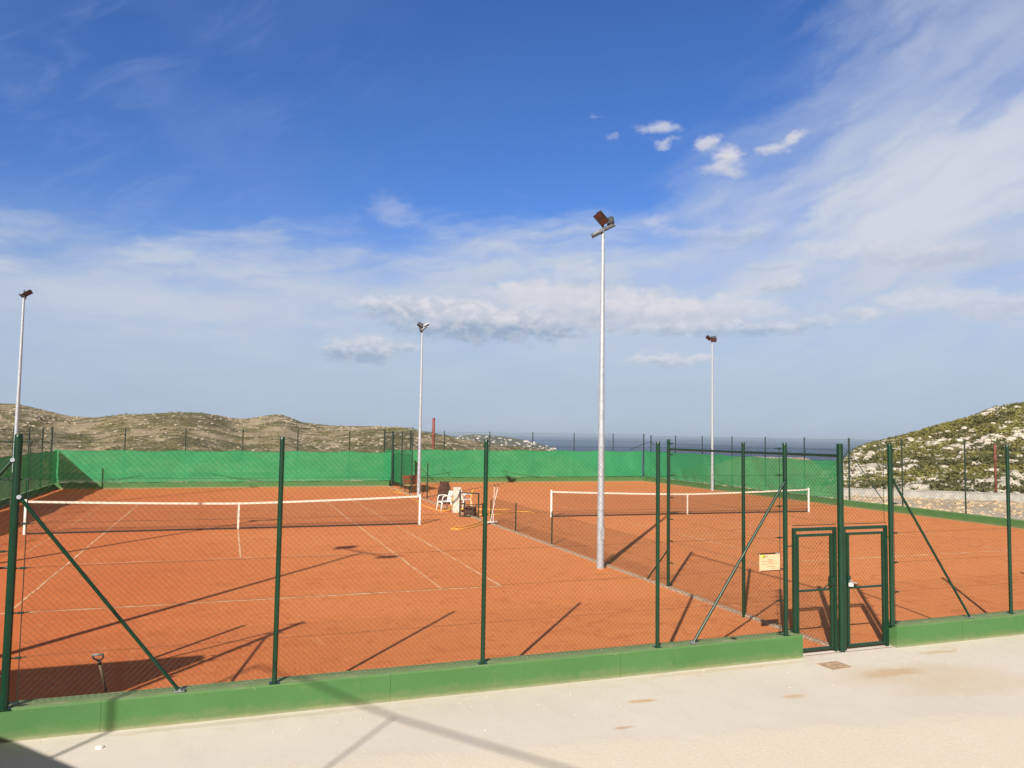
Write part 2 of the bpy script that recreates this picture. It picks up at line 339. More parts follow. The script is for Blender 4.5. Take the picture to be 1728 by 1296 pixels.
# hills
def hillmat(name, s, rock_amt, rock_c=(.56, .52, .45), soil=(.34, .25, .15), rk=(.50, .58), soilk=1.0):
    m, n, b = newmat(name); p = geo(n)
    big = n.noise(p, .018 * s, 5, .6); md = n.noise(p, .09 * s, 6, .65); sm = n.noise(p, .45 * s, 6, .7)
    g = n.mix(n.ramp(sm, .35, .65), (.070, .066, .028), (.180, .160, .070))
    g = n.mix(n.math('MULTIPLY', n.ramp(big, .4, .62), .55), g, (.185, .165, .070))
    g = n.mix(n.math('MULTIPLY', n.ramp(n.math('ADD', n.math('MULTIPLY', big, .55), n.math('MULTIPLY', md, .45)), .47, .56), .85 * soilk), g, soil)
    ro = n.math('ADD', n.math('MULTIPLY', md, .45), n.math('MULTIPLY', n.noise(p, .8 * s, 6, .75), .55))
    c = n.mix(n.math('MULTIPLY', n.ramp(ro, rk[0], rk[1]), rock_amt), g, rock_c)
    n.put(b.inputs['Base Color'], c); b.inputs['Roughness'].default_value = .95; b.inputs['Specular IOR Level'].default_value = .1
    bump(n, b, n.math('ADD', ro, sm), .5 / s)
    return m
M['hill'] = hillmat('scrub_hillside', 1.6, .85, (.44, .37, .27), (.34, .26, .165), (.48, .60), 1.0)
M['hillr'] = hillmat('rocky_scrub_slope', 5.0, .28, (.48, .44, .38), (.24, .20, .10), (.56, .64), .45)
M['head'] = hillmat('distant_headland', .12, .25, (.35, .33, .30), (.14, .13, .085), (.55, .66))
m, n, b = newmat('gravel_ground'); M['gravel'] = m
p = geo(n)
v1 = n.voro(p, 3.2); v2 = n.voro(p, 9.)
vc = n.voro(p, 3.2, out='Color')
hue = n.sep(vc)[0]
c = n.mix(n.ramp(hue, .2, .8), (.55, .50, .42), (.58, .35, .18))
pale = n.ramp(n.math('ADD', n.noise(p, .12, 4, .6), n.math('MULTIPLY', n.noise(p, .9, 3), .25)), .48, .68)
c = n.mix(n.math('MULTIPLY', pale, .8), c, (.66, .62, .55))
c = n.mix(n.math('MULTIPLY', n.ramp(v2, .1, .55), .35), c, (.36, .28, .19))
c = n.mix(n.math('MULTIPLY', n.ramp(n.noise(p, 2.2, 5, .7), .55, .7), .5), c, (.48, .30, .16))
n.put(b.inputs['Base Color'], c); b.inputs['Roughness'].default_value = .95
bump(n, b, n.math('ADD', n.math('MULTIPLY', v1, -1.0), n.noise(p, 6, 5)), .12)
M['rock'] = simple('limestone', (.52, .475, .41), .9, 0, .3, 1.2, bmp=.02)
M['rocktan'] = simple('tan_limestone', (.37, .315, .235), .9, 0, .25, .6, bmp=.02)
M['rocko'] = simple('ochre_stone', (.56, .42, .28), .9, 0, .3, 2., bmp=.02)
def leafm(name, a, bb):
    m, n, b = newmat(name); p = geo(n)
    n.put(b.inputs['Base Color'], n.mix(n.ramp(n.noise(p, .6, 5, .7), .3, .7), a, bb)); b.inputs['Roughness'].default_value = .85; b.inputs['Specular IOR Level'].default_value = .1
    return m
M['scrub'] = leafm('olive_scrub', (.125, .125, .040), (.26, .235, .080))
M['scrubd'] = leafm('dark_scrub', (.085, .088, .036), (.15, .145, .060))
m, n, b = newmat('sea_water'); M['sea'] = m
p = geo(n)
n.put(b.inputs['Base Color'], n.mix(n.ramp(n.noise(n.map(p, scale=(1, .3, 1)), .0012, 4, .6), .35, .65), (.010, .040, .12), (.016, .055, .145)))
b.inputs['Roughness'].default_value = .45; b.inputs['Specular IOR Level'].default_value = .3
bump(n, b, n.noise(p, .05, 5, .6), 1.5)
M['house'] = simple('whitewashed_wall', (.80, .77, .72), .8, 0, .06, .05)
M['roof'] = simple('terracotta_roof', (.40, .20, .12), .8, 0, .2, .1)
M['parapet'] = simple('grey_concrete_parapet', (.40, .385, .36), .85, 0, .15, 2.5, bmp=.01)
M['render'] = simple('cream_render', (.55, .48, .38), .85, 0, .08, 3)

# ------------------------------------------------------------------ mesh helpers
class MB:
    def __init__(s): s.v = []; s.f = []
    def add(s, vs, fs):
        k = len(s.v); s.v += [tuple(v) for v in vs]; s.f += [tuple(i + k for i in f) for f in fs]; return s
    def box(s, a, b, mat=None):
        x0, y0, z0 = a; x1, y1, z1 = b
        vs = [Vector((x, y, z)) for z in (z0, z1) for (x, y) in ((x0, y0), (x1, y0), (x1, y1), (x0, y1))]
        if mat is not None: vs = [mat @ v for v in vs]
        return s.add(vs, [(3, 2, 1, 0), (4, 5, 6, 7), (0, 1, 5, 4), (1, 2, 6, 5), (2, 3, 7, 6), (3, 0, 4, 7)])
    def bbox(s, a, b, r=.01, mat=None):
        """bevelled box"""
        bm = bmesh.new(); bmesh.ops.create_cube(bm, size=1)
        c = [(a[i] + b[i]) / 2 for i in range(3)]; e = [abs(b[i] - a[i]) for i in range(3)]
        for v in bm.verts: v.co = Vector([c[i] + v.co[i] * e[i] for i in range(3)])
        bmesh.ops.bevel(bm, geom=bm.edges[:], offset=min(r, min(e) * .45), segments=2, affect='EDGES', profile=.6)
        bm.verts.index_update()
        vs = [v.co.copy() for v in bm.verts]
        if mat is not None: vs = [mat @ v for v in vs]
        s.add(vs, [tuple(v.index for v in f.verts) for f in bm.faces]); bm.free(); return s
    def tube(s, pts, r, n=8, caps=True, r2=None):
        pts = [Vector(p) for p in pts]; rings = []
        up = Vector((0, 0, 1))
        prev = None
        for i, p in enumerate(pts):
            t = (pts[min(i + 1, len(pts) - 1)] - pts[max(i - 1, 0)]).normalized()
            if prev is None:
                a = t.cross(up)
                if a.length < 1e-3: a = t.cross(Vector((1, 0, 0)))
                a.normalize()
            else:
                a = (prev - t * prev.dot(t)).normalized()
            prev = a; bb = t.cross(a)
            rr = r if r2 is None else r + (r2 - r) * i / (len(pts) - 1)
            rings.append([p + (a * math.cos(2 * math.pi * k / n) + bb * math.sin(2 * math.pi * k / n)) * rr for k in range(n)])
        vs = [v for g in rings for v in g]; fs = []
        for i in range(len(pts) - 1):
            for k in range(n):
                fs.append((i * n + k, i * n + (k + 1) % n, (i + 1) * n + (k + 1) % n, (i + 1) * n + k))
        if caps: fs.append(tuple(range(n - 1, -1, -1))); fs.append(tuple((len(pts) - 1) * n + k for k in range(n)))
        return s.add(vs, fs)
    def build(s, name, mat, parent=None, smooth=False, loc=None):
        me = bpy.data.meshes.new(name); me.from_pydata(s.v, [], s.f)
        bm = bmesh.new(); bm.from_mesh(me); bmesh.ops.recalc_face_normals(bm, faces=bm.faces[:]) if len(s.f) < 60000 else None
        bm.to_mesh(me); bm.free()
        me.materials.append(mat)
        if smooth:
            for pl in me.polygons: pl.use_smooth = True
        o = bpy.data.objects.new(name, me); col.objects.link(o)
        if parent: o.parent = parent
        if loc is not None: o.location = loc
        return o
def tag(o, label=None, cat=None, group=None, kind=None):
    if label: o['label'] = label
    if cat: o['category'] = cat
    if group: o['group'] = group
    if kind: o['kind'] = kind
    return o
def thing(name, label, cat, loc=(0, 0, 0), rz=0., group=None):
    o = bpy.data.objects.new(name, None); o.empty_display_size = .3; col.objects.link(o)
    o.location = loc; o.rotation_euler = (0, 0, rz); return tag(o, label, cat, group)
def copy_tree(o, parent=None):
    kids = [c for c in o.children]
    c = o.copy(); col.objects.link(c)
    if parent: c.parent = parent
    for k in kids: copy_tree(k, c)
    return c
def smooth_path(pts, k=6):
    P = [Vector(p) for p in pts]; out = []
    for i in range(len(P) - 1):
        a, b, c, d_ = P[max(i - 1, 0)], P[i], P[i + 1], P[min(i + 2, len(P) - 1)]
        for j in range(k):
            t = j / k
            out.append(.5 * ((2 * b) + (c - a) * t + (2 * a - 5 * b + 4 * c - d_) * t * t + (3 * b - a - 3 * c + d_) * t ** 3))
    out.append(P[-1]); return out

# ------------------------------------------------------------------ setting: ground, sea, hills
def sheet(name, x0, y0, x1, y1, z, mat, kind='structure'):
    o = MB().add([(x0, y0, z), (x1, y0, z), (x1, y1, z), (x0, y1, z)], [(0, 1, 2, 3)]).build(name, mat); return tag(o, kind=kind)
XL, XR, YN, YL, YR, XD = -9.45, 29.0, -18.5, 20.3, 23.2, 9.05
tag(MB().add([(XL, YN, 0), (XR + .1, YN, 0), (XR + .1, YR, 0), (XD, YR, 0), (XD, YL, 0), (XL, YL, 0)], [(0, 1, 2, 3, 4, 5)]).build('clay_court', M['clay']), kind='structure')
sheet('pavement', -40, -45, 60, -18.49, .0, M['pave'])
# gate threshold strip of paving between the wall ends
sheet('gate_threshold', 8.16, -18.49, 10.12, -18.36, .004, M['pave'])

LEFT = [(-40, .02), (-30, .033), (-22, .030), (-17.8, .0288), (-13.44, .0242), (-12.52, .0241), (-11.56, .0201), (-10.59, .016), (-9.6, .0118), (-8.25, .011), (-6.89, .0143), (-5.13, .0164), (-3.31, .0193), (-1.63, .0186), (-.48, .0155), (.49, .013), (1.27, .0132), (2.05, .0164), (3.24, .0198), (4.05, .0157), (4.87, .0101), (6.93, .0063), (10.29, .0065), (12.43, .0049), (12.86, .0027), (13.72, -.0008), (14.37, -.0029), (15.24, -.005), (16.11, -.0085), (16.98, -.0091), (18.51, -.0148), (19.82, -.0159), (21.57, -.0193), (22.87, -.0212), (23.74, -.0239), (25.04, -.0296), (26.77, -.0388), (30, -.07), (36, -.12)]
HEAD = [(5, -.009), (10.3, -.004), (12.86, .0005), (13.51, .0014), (14.37, -.0007), (15.24, -.0042), (15.89, -.0048), (16.54, -.0031), (17.19, -.0014), (18.06, -.002), (19.37, -.0039), (20.69, -.0074), (21.78, -.0116), (22.65, -.0152), (23.09, -.0188), (23.52, -.021), (24.2, -.026)]
RIGHT = [(41, -.06), (42.15, -.0392), (42.6, -.0326), (43.09, -.0275), (43.53, -.0197), (44.01, -.0118), (44.59, -.0075), (45.28, -.0038), (46.34, .0006), (47.83, .0091), (49.02, .016), (50.54, .0247), (51.93, .0358), (53.36, .0401), (55.51, .0504), (58.32, .0549), (70, .07), (95, .05)]
def interp(T, a):
    if a <= T[0][0]: return T[0][1]
    for (a0, v0), (a1, v1) in zip(T, T[1:]):
        if a <= a1:
            return v0 + (v1 - v0) * (a - a0) / (a1 - a0)
    return T[-1][1]
def sst(a, b, x):
    t = min(1, max(0, (x - a) / (b - a))); return t * t * (3 - 2 * t)
def fbm(x, y, s, o=4, k=.5, z=0.):
    v = 0; amp = 1.; f = s
    for i in range(o):
        v += amp * noise.noise(Vector((x * f, y * f, z + i * 7.3))); amp *= k; f *= 2.1
    return v
SEAZ = -50.
def left_h(a, r, x, y):
    """ridge beyond the valley on the left"""
    D = 370 + 40 * math.sin(a * .35) - 50 * sst(11, 16, a)
    crest = CAM.z + interp(LEFT, a) * D
    zf = -11.0                                   # valley floor
    r0 = 100.
    if r < 68: return -.10
    if r < r0: return -.10 + (zf + .1) * sst(68, r0, r)
    if crest < zf: zf2 = crest - 6
    t = (r - r0) / (D - r0)
    low = min(zf, crest - 3)
    if t <= 1:
        h = zf * (1 - sst(0, .4, t)) + low * sst(0, .4, t)
        h = h + (crest - low) * (t ** 1.15)
        nz = fbm(x, y, .012, 5, .5) * 4.6 + fbm(x, y, .09, 3, .5) * .9
        h += nz * min(1, t * 4) * (1 - t ** 5)
        if t > .85: h = min(h, CAM.z + (interp(LEFT, a)) * r + fbm(x, y, .15, 2) * .25 * 1.0)
    else:
        h = crest + fbm(x, y, .12, 2) * .2 - (r - D) * .16
    return max(h, SEAZ - 4)
def right_h(a, r, x, y):
    e = interp(RIGHT, a)
    r0, D = 60., 135.
    if r < r0: return -.10 + .0 * r
    crest = CAM.z + e * D
    t = (r - r0) / (D - r0)
    if t <= 1:
        h = -.3 + (crest + .3) * (t ** .92)
        # a limestone shoulder at the hill's seaward end
        h += (fbm(x, y, .05, 4, .5) * 1.3 + abs(fbm(x, y, .22, 3, .5)) * .9) * min(1, t * 5) * (1 - t ** 6)
        lim = CAM.z + e * r
        h = min(h, lim + fbm(x, y, .5, 2) * .12) if t > .3 else min(h, lim + .3) if e > 0 else min(h, CAM.z + e * r)
    else:
        h = crest - (r - D) * .10
    return max(h, SEAZ - 4)
def mid_h(a, r, x, y):
    """seaward side: the plateau breaks off, a low gravel berm first"""
    b = 0.
    if r < 74: h = -.1
    else: h = -.1 + (SEAZ - 3) * sst(92, 420, r)
    berm = sst(33.5, 36.5, a) * (1 - sst(42.2, 43.5, a))
    bt = CAM.z - .0245 * 84
    b = max(0, 1 - abs(r - 84) / 14.)
    b = b * b * (3 - 2 * b)
    return h + berm * b * (bt + .1 + fbm(x, y, .25, 3) * .35)
def H(x, y):
    dx_, dy_ = x - CAM.x, y - CAM.y
    r = math.hypot(dx_, dy_); a = math.degrees(math.atan2(dx_, dy_))
    if -9.9 < x < 29.3 and -19 < y < 24: return -.12
    wl_ = 1 - sst(24, 34, a); wr_ = sst(40.5, 43.4, a)
    h = 0.
    if wl_ > 0: h += wl_ * left_h(a, r, x, y)
    if wr_ > 0: h += wr_ * right_h(a, r, x, y)
    wm = 1 - wl_ - wr_
    if wm > 0: h += wm * mid_h(a, r, x, y)
    return h
# one polar sheet of terrain round the site; rings widen outwards
rings = [0.5, 8, 16, 24, 32, 38, 44, 50, 54, 57]
r = 57.
while r < 900: r *= (1.0075 if r < 150 else 1.010 if r < 450 else 1.05); rings.append(r)
angs = []; a = -60.
while a < -16: angs.append(a); a += .8
while a < 57: angs.append(a); a += .16
while a < 100: angs.append(a); a += .8
vs = []; fs = []
NA = len(angs)
for r in rings:
    for a in angs:
        x = CAM.x + r * math.sin(R(a)); y = CAM.y + r * math.cos(R(a))
        z = H(x, y) if r > 50 else -.10
        vs.append((x, y, z))
mats = []
for i in range(len(rings) - 1):
    for k in range(NA - 1):
        fs.append((i * NA + k, i * NA + k + 1, (i + 1) * NA + k + 1, (i + 1) * NA + k))
        rm, am = rings[i], angs[k]
        mats.append(2 if rm < 66 + 6 * noise.noise(Vector((am * .5, rm * .1, 0))) and am > 20 and (am < 43 or rm < 60) else 2 if 34 < am < 43.0 and rm < 98 else 1 if am > 41.5 else 2 if rm < 60 else 0)
me = bpy.data.meshes.new('terrain'); me.from_pydata(vs, [], fs)
for mm in (M['hill'], M['hillr'], M['gravel']): me.materials.append(mm)
me.polygons.foreach_set('material_index', mats); me.polygons.foreach_set('use_smooth', [True] * len(fs))
me.update()
o = bpy.data.objects.new('terrain', me); col.objects.link(o); tag(o, kind='structure')
# plain ground behind and beside the camera
sheet('ground', -400, -400, 400, -45, -.12, M['gravel'])
# sea to the horizon
vs = [(0, 0, SEAZ)]; N = 96
for rr in (1500, 6000, 20000, 90000):
    for k in range(N): vs.append((rr * math.cos(2 * math.pi * k / N), rr * math.sin(2 * math.pi * k / N), SEAZ))
fs = [(0, 1 + k, 1 + (k + 1) % N) for k in range(N)]
for j in range(3):
    for k in range(N): fs.append((1 + j * N + k, 1 + (j + 1) * N + k, 1 + (j + 1) * N + (k + 1) % N, 1 + j * N + (k + 1) % N))
me = bpy.data.meshes.new('sea'); me.from_pydata(vs, [], fs); me.materials.append(M['sea'])
o = bpy.data.objects.new('sea', me); col.objects.link(o); tag(o, kind='structure')
# far headland with the white town
hr = [2050 + 45 * i for i in range(22)]; ha = [5 + .1 * i for i in range(193)]
def head_h(a, r):
    c = CAM.z + interp(HEAD, a) * 2650
    t = (r - 2080) / (2650 - 2080)
    if t <= 0: return SEAZ - 3
    if t <= 1: 
        h = SEAZ - 3 + (c - SEAZ + 3) * t ** .8 + 3.5 * noise.noise(Vector((a * 1.5, r * .008, 2))) * (1 - t)
        return min(h, CAM.z + interp(HEAD, a) * r)
    return c - (r - 2650) * .1
vs = []; fs = []
for r in hr:
    for a in ha: vs.append((CAM.x + r * math.sin(R(a)), CAM.y + r * math.cos(R(a)), head_h(a, r)))
na = len(ha)
for i in range(len(hr) - 1):
    for k in range(na - 1): fs.append((i * na + k, i * na + k + 1, (i + 1) * na + k + 1, (i + 1) * na + k))
me = bpy.data.meshes.new('headland_hill'); me.from_pydata(vs, [], fs); me.materials.append(M['head'])
for pl in me.polygons: pl.use_smooth = True
o = bpy.data.objects.new('headland_hill', me); col.objects.link(o); tag(o, kind='structure')

# rocks and scrub lying on the slopes: nobody could count them
def ray_ground(a, r): 
    x = CAM.x + r * math.sin(R(a)); y = CAM.y + r * math.cos(R(a)); return Vector((x, y, H(x, y)))
def rock_into(vs, fs, c, s, fl=.6):
    k = len(vs); n_ = 6
    ph = random.random() * 6.28
    for j, (zz, rr) in enumerate(((-.25, .9), (.25, 1.0), (.62, .62))):
        for i in range(n_):
            q = rr * s * (.7 + .55 * random.random()); t = ph + 2 * math.pi * i / n_ + .3 * random.random()
            vs.append((c.x + q * math.cos(t), c.y + q * math.sin(t), c.z + zz * s * fl * (.8 + .5 * random.random())))
    for j in range(2):
        for i in range(n_):
            fs.append((k + j * n_ + i, k + j * n_ + (i + 1) % n_, k + (j + 1) * n_ + (i + 1) % n_, k + (j + 1) * n_ + i))
    fs.append(tuple(k + 2 * n_ + i for i in range(n_)))
def bush_into(vs, fs, c, s, nl):
    for _ in range(nl):
        t = random.random() * 6.283; rr = s * math.sqrt(random.random()); zz = s * .75 * random.random() * (1 - (rr / s) ** 2 * .7)
        q = c + Vector((rr * math.cos(t), rr * math.sin(t), zz))
        e = s * random.uniform(.16, .34)
        u = Vector((random.gauss(0, 1), random.gauss(0, 1), random.gauss(0, .7))).normalized()
        v = u.cross(Vector((random.gauss(0, 1), random.gauss(0, 1), random.gauss(0, 1)))).normalized()
        k = len(vs)
        vs += [tuple(q + u * e), tuple(q + v * e * .6), tuple(q - u * e), tuple(q - v * e * .6)]
        fs.append((k, k + 1, k + 2, k + 3))
def mesh_obj(name, vs, fs, mat, kind):
    me = bpy.data.meshes.new(name); me.from_pydata(vs, [], fs); me.materials.append(mat)
    o = bpy.data.objects.new(name, me); col.objects.link(o); tag(o, kind=kind); return o
rv, rf, sv, sf, dv, df = [], [], [], [], [], []
def rk(p_): return noise.noise(Vector((p_.x * .11, p_.y * .11, 3.))) + .6 * noise.noise(Vector((p_.x * .33, p_.y * .33, 5.)))
for _ in range(15000):                               # right slope
    a = random.uniform(41.8, 57); r = 61 + 76 * random.random() ** 1.1
    p_ = ray_ground(a, r)
    if p_.z < -3: continue
    q = rk(p_); near_end = 1 - sst(42.6, 45.5, a)
    if random.random() < .14 + .95 * max(0, q + .08) + .45 * near_end:
        rock_into(rv, rf, p_, random.choice((.09, .12, .15, .20, .27, .38)) * random.uniform(.7, 1.3) * (1.25 if q > .3 else 1), .75)
for _ in range(9500):
    a = random.uniform(41.8, 57); r = 61 + 76 * random.random()
    p_ = ray_ground(a, r)
    q = rk(p_); near_end = 1 - sst(42.6, 45.5, a)
    if random.random() < q * 1.6 or random.random() < near_end * .7 or p_.z < -2: continue
    dk = noise.noise(Vector((p_.x * .16, p_.y * .16, 9.))) > .12
    bush_into(dv if dk else sv, df if dk else sf, p_, random.uniform(.22, .62), 20)
tv, tf_ = [], []
for _ in range(12000):                               # left hills
    a = random.uniform(-17, 27); r = random.uniform(150, 400)
    p_ = ray_ground(a, r)
    q = noise.noise(Vector((p_.x * .02, p_.y * .02, 3.))) + .5 * noise.noise(Vector((p_.x * .1, p_.y * .1, 5.)))
    if p_.z < -14: continue
    if random.random() < .12 + 1.0 * max(0, q):
        rock_into(tv, tf_, p_, random.uniform(.2, .75), .7)
    elif q < -.1 and random.random() < .55:
        dk = random.random() < .4
        bush_into(dv if dk else sv, df if dk else sf, p_, random.uniform(.4, 1.1), 9)
mesh_obj('tan_hillside_rocks', tv, tf_, M['rocktan'], 'stuff')
mesh_obj('hillside_rocks', rv, rf, M['rock'], 'stuff')
mesh_obj('hillside_scrub', sv, sf, M['scrub'], 'stuff')
mesh_obj('dark_hillside_scrub', dv, df, M['scrubd'], 'stuff')
gv, gf = [], []
for _ in range(3600):                                # loose stones on the ground outside the right fence
    x = random.uniform(29.6, 52); y = random.uniform(-14, 20)
    if math.hypot(x - CAM.x, y - CAM.y) > 62: continue
    rock_into(gv, gf, Vector((x, y, -.10)), random.choice((.04, .06, .08, .12, .18)), .7)
mesh_obj('loose_stones', gv, gf, M['rocko'], 'stuff')

# concrete parapet of the track below the right slope
pw = thing('concrete_parapet', 'long low grey concrete parapet at the foot of the rocky slope', 'parapet')
mb = MB(); mc = MB(); pts = []
for a in [40.2 + .8 * i for i in range(40)]:
    rr = 52.0 + 4 * math.sin((a - 40) * .06)
    pts.append((CAM.x + rr * math.sin(R(a)), CAM.y + rr * math.cos(R(a)), rr))
for (xa, ya, ra), (xb, yb, rb) in zip(pts, pts[1:]):
    t = Vector((xb - xa, yb - ya, 0)).normalized(); nn = Vector((-t.y, t.x, 0)) * .14
    A, B = Vector((xa, ya, 0)), Vector((xb, yb, 0))
    for mm, z0, z1, k in ((mb, -.12, .30, 1.), (mc, .302, .36, 1.25)):
        v8 = [A - nn * k, B - nn * k, B + nn * k, A + nn * k]
        mm.add([(v.x, v.y, z0) for v in v8] + [(v.x, v.y, z1) for v in v8], [(4, 5, 6, 7), (0, 1, 5, 4), (2, 3, 7, 6), (3, 2, 1, 0)])
mb.build('parapet_body', M['parapet'], pw); mc.build('coping', M['parapet'], pw)

# red poles standing on the ground outside
def red_pole(a, r, ztop, rad, label):
    x = CAM.x + r * math.sin(R(a)); y = CAM.y + r * math.cos(R(a))
    t = thing('red_pole', label, 'pole', (x, y, -.12), 0)
    MB().tube([(0, 0, 0), (0, 0, ztop * .72), (0, 0, ztop + .12)], rad, 8, r2=rad * .9).build('shaft', M['rust'], t, True)
    MB().tube([(0, 0, ztop * .70), (0, 0, ztop * .70 + .25)], rad * 1.25, 8).build('collar', M['rust'], t, True)
    MB().tube([(0, 0, ztop + .121), (0, 0, ztop + .15)], rad * 1.15, 8).build('cap', M['rust'], t, True)
    return t
red_pole(14.22, 66, 4.60, .13, 'rust red pole standing taller than the far fence, behind the windscreen')
red_pole(51.78, 58, 3.2, .075, 'slim rust red pole in front of the rocky slope')

# town
house0 = None
placed = []
spots = []
while len(spots) < 95:
    a = random.uniform(15.4, 23.1) if random.random() < .85 else random.uniform(12.5, 15.4)
    r = random.uniform(2150, 2640)
    # denser on two flanks, as in the photograph
    dens = .35 + .65 * (1 if (17.0 < a < 19.6 or 20.0 < a < 21.6 or 22.3 < a < 23.1) else 0)
    if random.random() > dens: continue
    if head_h(a, r) < SEAZ + 3: continue
    x = CAM.x + r * math.sin(R(a)); y = CAM.y + r * math.cos(R(a))
    if any(abs(x - q[0]) < 14 and abs(y - q[1]) < 14 for q in spots): continue
    spots.append((x, y, head_h(a, r)))
for i, (x, y, z) in enumerate(spots):
    if house0 is None:
        t = thing('white_house', 'tiny white house on the far headland above the sea', 'house', (x, y, z), 0, 'white houses on the far headland')
        mb = MB(); mb.box((-5, -4, -3), (5, 4, 5.5)).box((5.0, -3, -3), (9, 4, 3.0)); mb.build('wall', M['house'], t)
        mr = MB(); mr.add([(-5.4, -4.4, 5.52), (5.4, -4.4, 5.52), (5.4, 4.4, 5.52), (-5.4, 4.4, 5.52), (-3, 0, 7.0), (3, 0, 7.0)], [(0, 1, 5, 4), (1, 2, 5), (2, 3, 4, 5), (3, 0, 4), (3, 2, 1, 0)]); mr.build('roof', M['roof'], t)
        house0 = t
    else: t = copy_tree(house0)
    t.location = (x, y, z - 1); t.rotation_euler = (0, 0, random.choice((0, .3, -.4, .9)) + math.pi * random.randint(0, 1)); s = random.uniform(.35, .85); t.scale = (s * random.uniform(.8, 1.3), s, s * random.uniform(.7, 1.1))

# ------------------------------------------------------------------ court lines (laid as worn strips)
def strip(mb, xa, ya, xb, yb, w=.05):
    A, B = Vector((xa, ya, 0)), Vector((xb, yb, 0)); t = (B - A).normalized(); nn = Vector((-t.y, t.x, 0)) * w / 2
    L = (B - A).length; n_ = max(1, int(L / .35)); vs = []; fs = []
    for i in range(n_ + 1):
        q = A + t * L * i / n_
        j1 = .008 * noise.noise(Vector((q.x * 3, q.y * 3, 1))); j2 = .008 * noise.noise(Vector((q.x * 3, q.y * 3, 5)))
        vs += [(q + nn * (1 + j1 / w * 8)).to_tuple(), (q - nn * (1 + j2 / w * 8)).to_tuple()]
    for i in range(n_): fs.append((2 * i, 2 * i + 1, 2 * i + 3, 2 * i + 2))
    mb.add([(x, y, .004) for x, y, z in vs], fs)
S_, D_, B_, V_ = 4.115, 5.485, 11.885, 6.40
def court_lines(cx, cy, ang, strong, faint):
    def T(x, y): return (cx + x * math.cos(ang) - y * math.sin(ang), cy + x * math.sin(ang) + y * math.cos(ang))
    def s(mb, x0, y0, x1, y1, w=.05): strip(mb, *T(x0, y0), *T(x1, y1), w)
    ms, mf = MB(), MB()
    s(ms, -D_, -B_, D_, -B_, .07)
    for x in (S_, D_): s(ms, x, -B_ + .04, x, B_)
    s(ms, -S_, -B_ + .04, -S_, B_); s(ms, 0, -V_, 0, -.1); s(ms, -S_ + .03, -V_, S_ - .03, -V_, .045)
    s(mf, -D_, -B_ + .04, -D_, B_, .045); s(mf, -D_, B_ + .03, D_, B_ + .03, .05); s(mf, -S_ + .03, V_, S_ - .03, V_, .05); s(mf, 0, .1, 0, V_, .05)
    tag(ms.build(strong, M['line']), kind='structure'); tag(mf.build(faint, M['faint']), kind='structure')
court_lines(0, 0, 0, 'court_lines', 'faded_court_lines')
NX, NY, NA_ = 18.68, 1.08, -.0369
court_lines(NX, NY, 0, 'right_court_lines', 'faded_right_court_lines')

# ------------------------------------------------------------------ low green walls
def low_wall(label, pts, w, h, name='low_wall', side=0):
    """wall along pts (front line), thickness w to the left of travel"""
    t = thing(name, label, 'wall')
    mb = MB()
    for A, B in zip(pts, pts[1:]):
        A, B = Vector((*A, 0)), Vector((*B, 0)); d_ = (B - A).normalized(); nn = Vector((-d_.y, d_.x, 0)) * w
        L = (B - A).length; n_ = max(1, int(L / .5)); c_ = .018
        for i in range(n_):
            P, Q = A + d_ * L * i / n_, A + d_ * L * (i + 1) / n_
            def off(v, k): return .004 * noise.noise(Vector((v.x * 1.3, v.y * 1.3, k)))
            prof = lambda v: [v + Vector((0, 0, -.12)), v + nn * off(v, 1) + Vector((0, 0, h - c_)), v + nn * (c_ / w) + Vector((0, 0, h + off(v, 4))), v + nn * (1 - c_ / w) + Vector((0, 0, h + off(v, 7))), v + nn + Vector((0, 0, h - c_)), v + nn + Vector((0, 0, -.12))]
            a_, b_ = prof(P), prof(Q)
            mb.add(a_ + b_, [(k, k + 6, k + 7, k + 1) for k in range(5)])
            if i == 0: mb.add(a_, [(0, 1, 2, 3, 4, 5)])
            if i == n_ - 1: mb.add(b_, [(5, 4, 3, 2, 1, 0)])
    mb.build('wall_body', M['wall'], t)
    return t
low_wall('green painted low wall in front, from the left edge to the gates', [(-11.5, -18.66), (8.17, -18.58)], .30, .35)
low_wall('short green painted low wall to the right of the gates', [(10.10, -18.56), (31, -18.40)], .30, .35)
low_wall('green kerb wall below the windscreen at the far end of the left court', [(-9.6, 20.3), (9.2, 20.3)], .28, .35)
low_wall('green kerb wall below the windscreen at the far end of the right court', [(9.2, 23.2), (29.2, 23.2)], .28, .35)
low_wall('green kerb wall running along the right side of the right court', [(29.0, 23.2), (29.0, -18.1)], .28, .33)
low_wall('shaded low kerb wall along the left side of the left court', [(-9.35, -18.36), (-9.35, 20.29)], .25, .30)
low_wall('short return of kerb wall joining the two far ends', [(9.35, 20.59), (9.35, 23.19)], .25, .35)

# divider kerb between the two courts
tag(MB().bbox((8.99, -18.37, -.05), (9.11, 20.2, .045), .012).build('divider_kerb', M['curb']), 'thin pebbly kerb line on the clay between the two courts', 'kerb')

